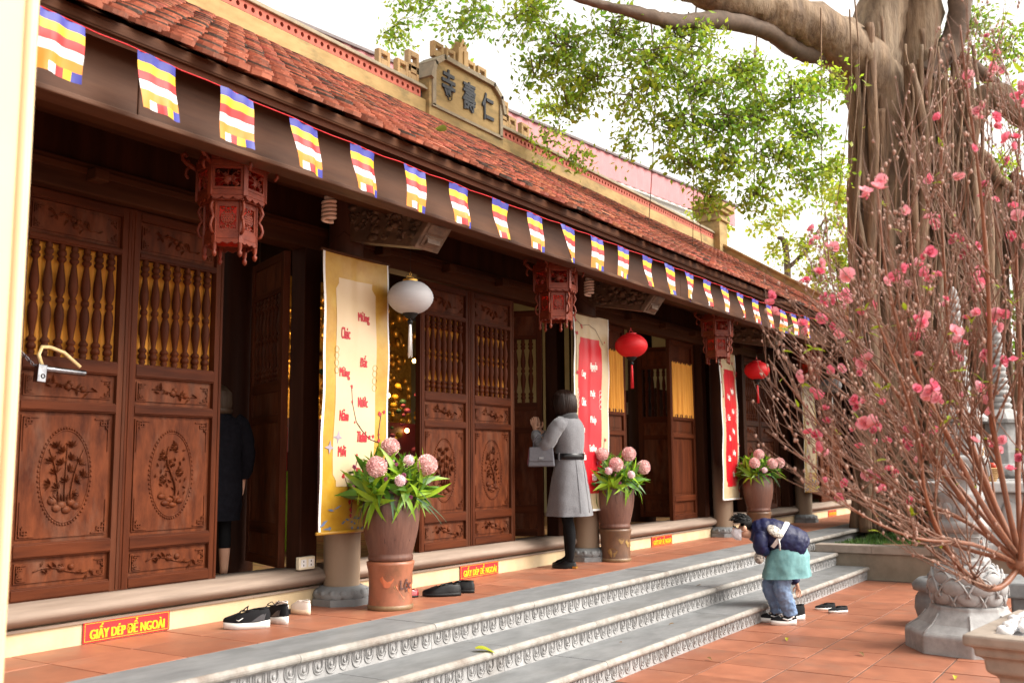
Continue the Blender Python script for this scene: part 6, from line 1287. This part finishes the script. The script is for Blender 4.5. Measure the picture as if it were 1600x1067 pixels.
# stone shrines beyond
def shrine(x, y, h, label, tiers, s=1.0):
    t = thing('stone_pagoda', label, 'pagoda', (x, y, .355), rad(20), 'stone pagodas beside the banyan'); z = 0
    m = MB(); m.box(-.5 * s, .5 * s, -.5 * s, .5 * s, 0, .25); m.box(-.42 * s, .42 * s, -.42 * s, .42 * s, .25, .7); m.box(-.52 * s, .52 * s, -.52 * s, .52 * s, .7, .8); obj('pedestal', m, stone_lt, t, local=True, bevel=.02)
    m = MB(); m.lathe([(.3 * s, .8), (.42 * s, .86), (.44 * s, .93), (.36 * s, 1.0)], 20); petals(m, 12, .40 * s, .9, .1 * s, .07, .04); obj('lotus_seat', m, stone_lt, t, local=True)
    m = MB(); m.lathe([(.3 * s, 1.0), (.32 * s, 1.15), (.28 * s, 1.45), (.27 * s, 1.55)], 8, 0, False); m.lathe([(.38 * s, 1.55), (.40 * s, 1.60), (.24 * s, 1.72), (.17 * s, 1.75)], 8, 0, False); obj('body', m, stone_lt, t, local=True, bevel=.01)
    z = 1.75; dz = (h - z - .12) / tiers
    for k in range(tiers):
        r = (.16 - .09 * k / tiers) * s; m = MB(); m.push(T(0, 0, z)); m.lathe([(r, 0), (r * 1.18, dz * .35), (r * 1.18, dz * .6), (r * .94, dz * .96)], 12); m.pop(); obj('tier', m, stone_lt, t, local=True); z += dz
    m = MB(); m.push(T(0, 0, z)); m.lathe([(.06 * s, 0), (.07 * s, .03), (.045 * s, .09), (.01, .13)], 12); m.pop(); obj('finial', m, stone_lt, t, local=True)
q = at(1510, 800, 13.0); shrine(q.x, q.y, 3.35, 'taller white stone pagoda with ringed spire behind the blossom tree', 15, .85)
q = at(1574, 800, 13.6); shrine(q.x, q.y, 3.0, 'shorter white stone pagoda with ringed spire beside the taller one', 13, .8)
q = at(1560, 790, 11.6); t = thing('stone_altar', 'white stone offering altar in front of the pagodas', 'altar', (q.x, q.y, .355), rad(28))
m = MB(); m.box(-.4, .4, -.75, .75, 0, .12); m.box(-.3, .3, -.62, .62, .12, .68); obj('altar_base', m, stone_lt, t, local=True, bevel=.02); m = MB(); m.box(-.42, .42, -.85, .85, .68, .80); obj('altar_slab', m, stone_lt, t, local=True, bevel=.02)
m = MB(); petals(m, 10, .32, .4, .1, .2, .04); obj('altar_carving', m, stone_lt, t, local=True)
bk = thing('fruit_basket', 'small wicker basket of red fruit on the white stone altar', 'basket', (q.x - .1, q.y + .1, 1.156))
m = MB()
for k in range(8): m.tube([((.10 + .01 * k) * math.cos(a), (.10 + .01 * k) * math.sin(a), .02 * k + .008) for a in [j * PI / 9 for j in range(19)]], .011, 5)
m.lathe([(.1, 0), (.1, .01)], 16); m.tube([(-.17, 0, .16), (-.12, 0, .34), (0, 0, .40), (.12, 0, .34), (.17, 0, .16)], .008, 6); obj('wicker', m, mat('wicker', (.45, .26, .1), (.3, .16, .06), .7), bk, local=True)
for k in range(9): m = MB(); m.sph((.09 * math.cos(k * 2.4) * math.sqrt(k / 9) * 1.2, .09 * math.sin(k * 2.4) * math.sqrt(k / 9) * 1.2, .18), .04, 9, 6); obj('fruit', m, mat('apple', (.55, .03, .03), (.45, .08, .03), .3) if 'apple' not in MT else MT['apple'], bk, local=True)
# ---------------------------------------------------------------- blossoming peach tree in the foreground
pt = thing('peach_tree', 'peach tree of bare brown whips with pink blossoms rising from the stone planter', 'tree', (4.68, .36, .78))
pbark = mat('peach_bark', (.27, .10, .048), (.17, .066, .035), .5, 18, (1, 1, .4), .3, (.16, .10, .07), 6, .6); ptwig = mat('peach_twig', (.24, .125, .08), (.16, .08, .05), .55, 18); petal_m = mat('peach_petal', (.84, .25, .34), (.78, .16, .27), .55, 20, trans=.35, vary=.12); petal_l = mat('peach_petal_pale', (.86, .42, .47), (.82, .32, .40), .55, 20, trans=.35, vary=.1); bud_m = mat('peach_bud', (.46, .30, .24), (.30, .17, .13), .6); yl = mat('young_leaf', (.36, .46, .02), (.26, .38, .02), .45, 10, trans=.45, vary=.15)
rp_ = random.Random(77); node = at(1592, 878, 4.15)
m = MB(); q = curve([(4.60, .34, .70), (4.68, .42, .86), node]); m.tube(q, lerp_r([.05, .042, .034], len(q)), 10); m.sph(tuple(node), (.045, .05, .04), 10, 7); obj('trunk', m, pbark, pt)
stems = [([(1592, 885, 4.15), (1560, 918, 4.05), (1520, 905, 3.95), (1475, 850, 3.85), (1445, 770, 3.75), (1436, 690, 3.7), (1410, 600, 3.6), (1370, 500, 3.55)], .0135),
         ([(1592, 878, 4.15), (1545, 835, 4.1), (1500, 775, 4.05), (1450, 700, 4.0), (1405, 620, 3.95), (1330, 530, 3.9), (1255, 460, 3.9)], .013),
         ([(1592, 870, 4.15), (1555, 790, 4.2), (1520, 700, 4.2), (1492, 600, 4.2), (1478, 460, 4.2), (1470, 300, 4.15), (1475, 150, 4.1)], .014),
         ([(1592, 868, 4.15), (1568, 760, 4.0), (1548, 640, 3.9), (1545, 480, 3.85), (1532, 300, 3.8), (1510, 130, 3.75), (1500, 40, 3.75)], .013),
         ([(1596, 868, 4.15), (1590, 740, 4.3), (1594, 580, 4.4), (1588, 400, 4.4), (1592, 200, 4.4)], .014),
         ([(1590, 875, 4.15), (1510, 815, 4.2), (1420, 775, 4.25), (1330, 720, 4.3), (1270, 650, 4.3), (1200, 560, 4.3)], .011),
         ([(1590, 878, 4.15), (1490, 850, 4.3), (1400, 800, 4.4), (1320, 760, 4.5), (1240, 705, 4.5)], .010),
         ([(1592, 872, 4.15), (1530, 780, 3.95), (1480, 680, 3.8), (1420, 560, 3.7), (1385, 430, 3.65), (1370, 280, 3.65)], .013),
         ([(1592, 872, 4.15), (1540, 770, 4.4), (1500, 640, 4.55), (1440, 500, 4.65), (1420, 330, 4.7), (1425, 190, 4.7)], .013),
         ([(1590, 870, 4.15), (1480, 740, 4.5), (1400, 660, 4.6), (1340, 560, 4.7), (1300, 440, 4.75), (1290, 330, 4.75)], .011),
         ([(1594, 880, 4.15), (1600, 800, 3.9), (1620, 640, 3.75), (1615, 420, 3.65), (1600, 200, 3.65)], .013),
         ([(1590, 880, 4.15), (1520, 850, 3.9), (1430, 840, 3.7), (1340, 800, 3.6), (1270, 740, 3.6)], .009),
         ([(1598, 870, 4.15), (1640, 700, 4.2), (1670, 450, 4.2), (1680, 200, 4.2)], .013),
         ([(1598, 875, 4.15), (1680, 760, 4.0), (1760, 560, 3.9), (1800, 350, 3.9)], .012)]
tips = []
def pix(p):
    v = Vector(p) - CAM; z = v.dot(CF); return 800 + 1555 * v.dot(CR) / z, 533.5 - 1555 * v.dot(CU) / z
def whip(m, p0, d, L, r, depth):
    pts = [p0]; p = Vector(p0); d = Vector(d).normalized(); n = 6
    for k in range(n):
        d = (d + Vector((rp_.gauss(0, .07), rp_.gauss(0, .07), rp_.gauss(.035, .05)))).normalized(); p = p + d * (L / n); pts.append(p.copy())
    ex, ey = pix(p)                       # the real shrub leans away from the steps: drop shoots that stray over them
    if ex < 1172 or (ex < 1300 and ey > 785) or ey < 440 - (ex - 1170) * 1.44: return
    m.tube(pts, [r * (1 - .72 * k / n) for k in range(n + 1)], 5)
    for k in range(int(L / .045)):
        t = rp_.uniform(.1, 1) * n; i = min(n - 1, int(t)); q = pts[i].lerp(pts[i + 1], t - i); tips.append((q, d.copy(), r))
    if depth < 2:
        for k in range(rp_.choice((2, 3, 4, 5)) if depth == 0 else rp_.choice((0, 1, 1, 2))):
            i = rp_.randrange(1, n); dd = (pts[i + 1] - pts[i]).normalized(); off = Vector((rp_.gauss(0, .4), rp_.gauss(0, .4), rp_.gauss(.12, .25))); whip(m, pts[i], dd + off, L * rp_.uniform(.35, .75), r * .62, depth + 1)
for si, (px, r) in enumerate(stems):
    pts = curve([at(*p) for p in px], 5); m = MB(); rs = lerp_r([r, r * .85, r * .65, r * .4, r * .22], len(pts)); rs = [q_ * rp_.uniform(.9, 1.14) for q_ in rs]; m.tube(pts, rs, 8); b = obj('branch', m, pbark, pt); tm_ = MB()
    for i, p in enumerate(pts):
        if i > 4 and rp_.random() < .92:
            d = (pts[min(i + 1, len(pts) - 1)] - pts[i - 1]).normalized(); off = Vector((rp_.gauss(0, .4), rp_.gauss(.05, .4), rp_.gauss(.18, .25))); whip(tm_, p, d + off, rp_.uniform(.3, .85), max(.0032, rs[i] * .5), 0)
        if i > 6 and rp_.random() < .8: tips.append((p, Vector((0, 0, 1)), rs[i]))
    obj('twigs', tm_, ptwig, b, kind='stuff')
def blossom_mesh(seed, n1=5, n2=6, R_=.02):
    rnd = random.Random(seed); m = MB()
    for ring_, (n, tilt, s) in enumerate(((n1, .35, 1), (n2, .95, .8))):
        for k in range(n):
            a = 2 * PI * k / n + ring_ * .4 + rnd.uniform(-.2, .2); m.push(RZ(a) @ RY(-tilt + rnd.uniform(-.2, .2))); L = R_ * s * rnd.uniform(.9, 1.15); w = L * .55
            m.add([(0, 0, 0), (L * .35, w * .8, L * .05), (L * .8, w * .85, L * .16), (L, 0, L * .2), (L * .8, -w * .85, L * .16), (L * .35, -w * .8, L * .05), (L * .55, 0, L * .0)], [(0, 6, 1), (1, 6, 2), (2, 6, 3), (3, 6, 4), (4, 6, 5), (5, 6, 0)], 0, True); m.pop()
    m.sph((0, 0, .004), (.005, .005, .006), 6, 4); return m.mesh('blossom')
BL = [blossom_mesh(1), blossom_mesh(2, 5, 5, .023), blossom_mesh(3, 5, 7, .018)]
for i, me in enumerate(BL): me.materials.append((petal_m, petal_l, petal_m)[i])
rp_.shuffle(tips); nb_ = 0; buds = MB(); seeds = []
for (p, d, r) in tips:
    if nb_ < 135 and rp_.random() < .3 and pix(p)[1] < 790: seeds.append(p); nb_ += 1
bl_n = 0
for p in seeds:
    for k in range(rp_.choice((1, 1, 2, 2, 3, 4))):
        if bl_n >= 280: break
        o = obj('blossom', BL[rp_.randrange(3)], None, pt); o.location = p + Vector((rp_.gauss(0, .016), rp_.gauss(0, .016), rp_.gauss(.006, .02))); o.rotation_euler = (rp_.uniform(-1.4, 1.4), rp_.uniform(-1.4, 1.4), rp_.uniform(0, 6)); o.scale = (rp_.uniform(.9, 1.45),) * 3; bl_n += 1
for (p, d, r) in tips[60:2200]:
    s = rp_.uniform(.0035, .0065); buds.sph((p.x + rp_.gauss(0, .004), p.y + rp_.gauss(0, .004), p.z + .003), (s, s, s * 1.5), 6, 4)
obj('buds', buds, bud_m, pt, kind='stuff')
YL = leaf_mesh(.05, .016, .3); YL.materials.append(yl)
for (p, d, r) in tips[2200:2300]:
    for k in range(rp_.choice((1, 1, 2, 3))):
        o = obj('young_leaf', YL, None, pt); o.location = p; o.rotation_euler = (rp_.uniform(-.6, .6), rp_.uniform(-1.2, .3), rp_.uniform(0, 6.28)); o.scale = (rp_.uniform(.6, 1.1),) * 3
# ---------------------------------------------------------------- fallen leaves
FL = leaf_mesh(.10, .055, .25, .35); FLs = leaf_mesh(.075, .035, .2, .5)
flm = [mat('fallen_yellow', (.46, .40, .02), (.30, .34, .02), .5, 12, trans=.2), mat('fallen_brown', (.25, .14, .04), (.14, .08, .03), .6, 12), mat('fallen_green', (.14, .24, .03), None, .5, trans=.2)]
me2 = {}
for i, (x, y, z, k, lab, sc_) in enumerate(((4.95, 3.50, .306, 0, 'large yellow-green fallen leaf on the upper stone step', 1.25), (7.98, 2.62, .006, 0, 'pale yellow fallen leaf on the paving near the bottom step', .8), (7.65, 1.98, .006, 1, 'curled brown fallen leaf in the middle of the paving', .9), (6.9, 2.85, .006, 1, 'small brown fallen leaf close to the bottom riser', .7), (7.3, 3.28, .156, 1, 'small brown fallen leaf on the lower stone step', .6), (6.35, 3.25, .156, 1, 'tiny brown fallen leaf on the lower step tread', .5), (8.5, 3.55, .306, 1, 'dry brown fallen leaf on the upper stone step behind the child', .6), (7.15, 1.25, .006, 0, 'yellowish fallen leaf near the white-gravel planter', .8), (8.25, 1.75, .006, 0, 'small yellow fallen leaf beside the pillar base', .5))):
    key = k; src = FL if i == 0 else FLs
    me_ = src.copy(); me_.materials.append(flm[k]); o = obj('fallen_leaf', me_, None); o.location = (x, y, z + .012); o.rotation_euler = (R0.uniform(-.2, .2), R0.uniform(-.1, .1), R0.uniform(0, 6)); o.scale = (sc_,) * 3; tag(o, lab, 'leaf', 'fallen leaves')
rl = FL.copy(); rl.materials.append(flm[2]); o = obj('fallen_leaf', rl, None); q = T(7.05, EY, EZ) @ RX(sl_ang) @ Vector((0, 1.9, .06)); o.location = q; o.rotation_euler = (.5, 0, 2.9); o.scale = (1.6,) * 3; tag(o, 'green fallen leaf lying on the roof tiles', 'leaf', 'fallen leaves')
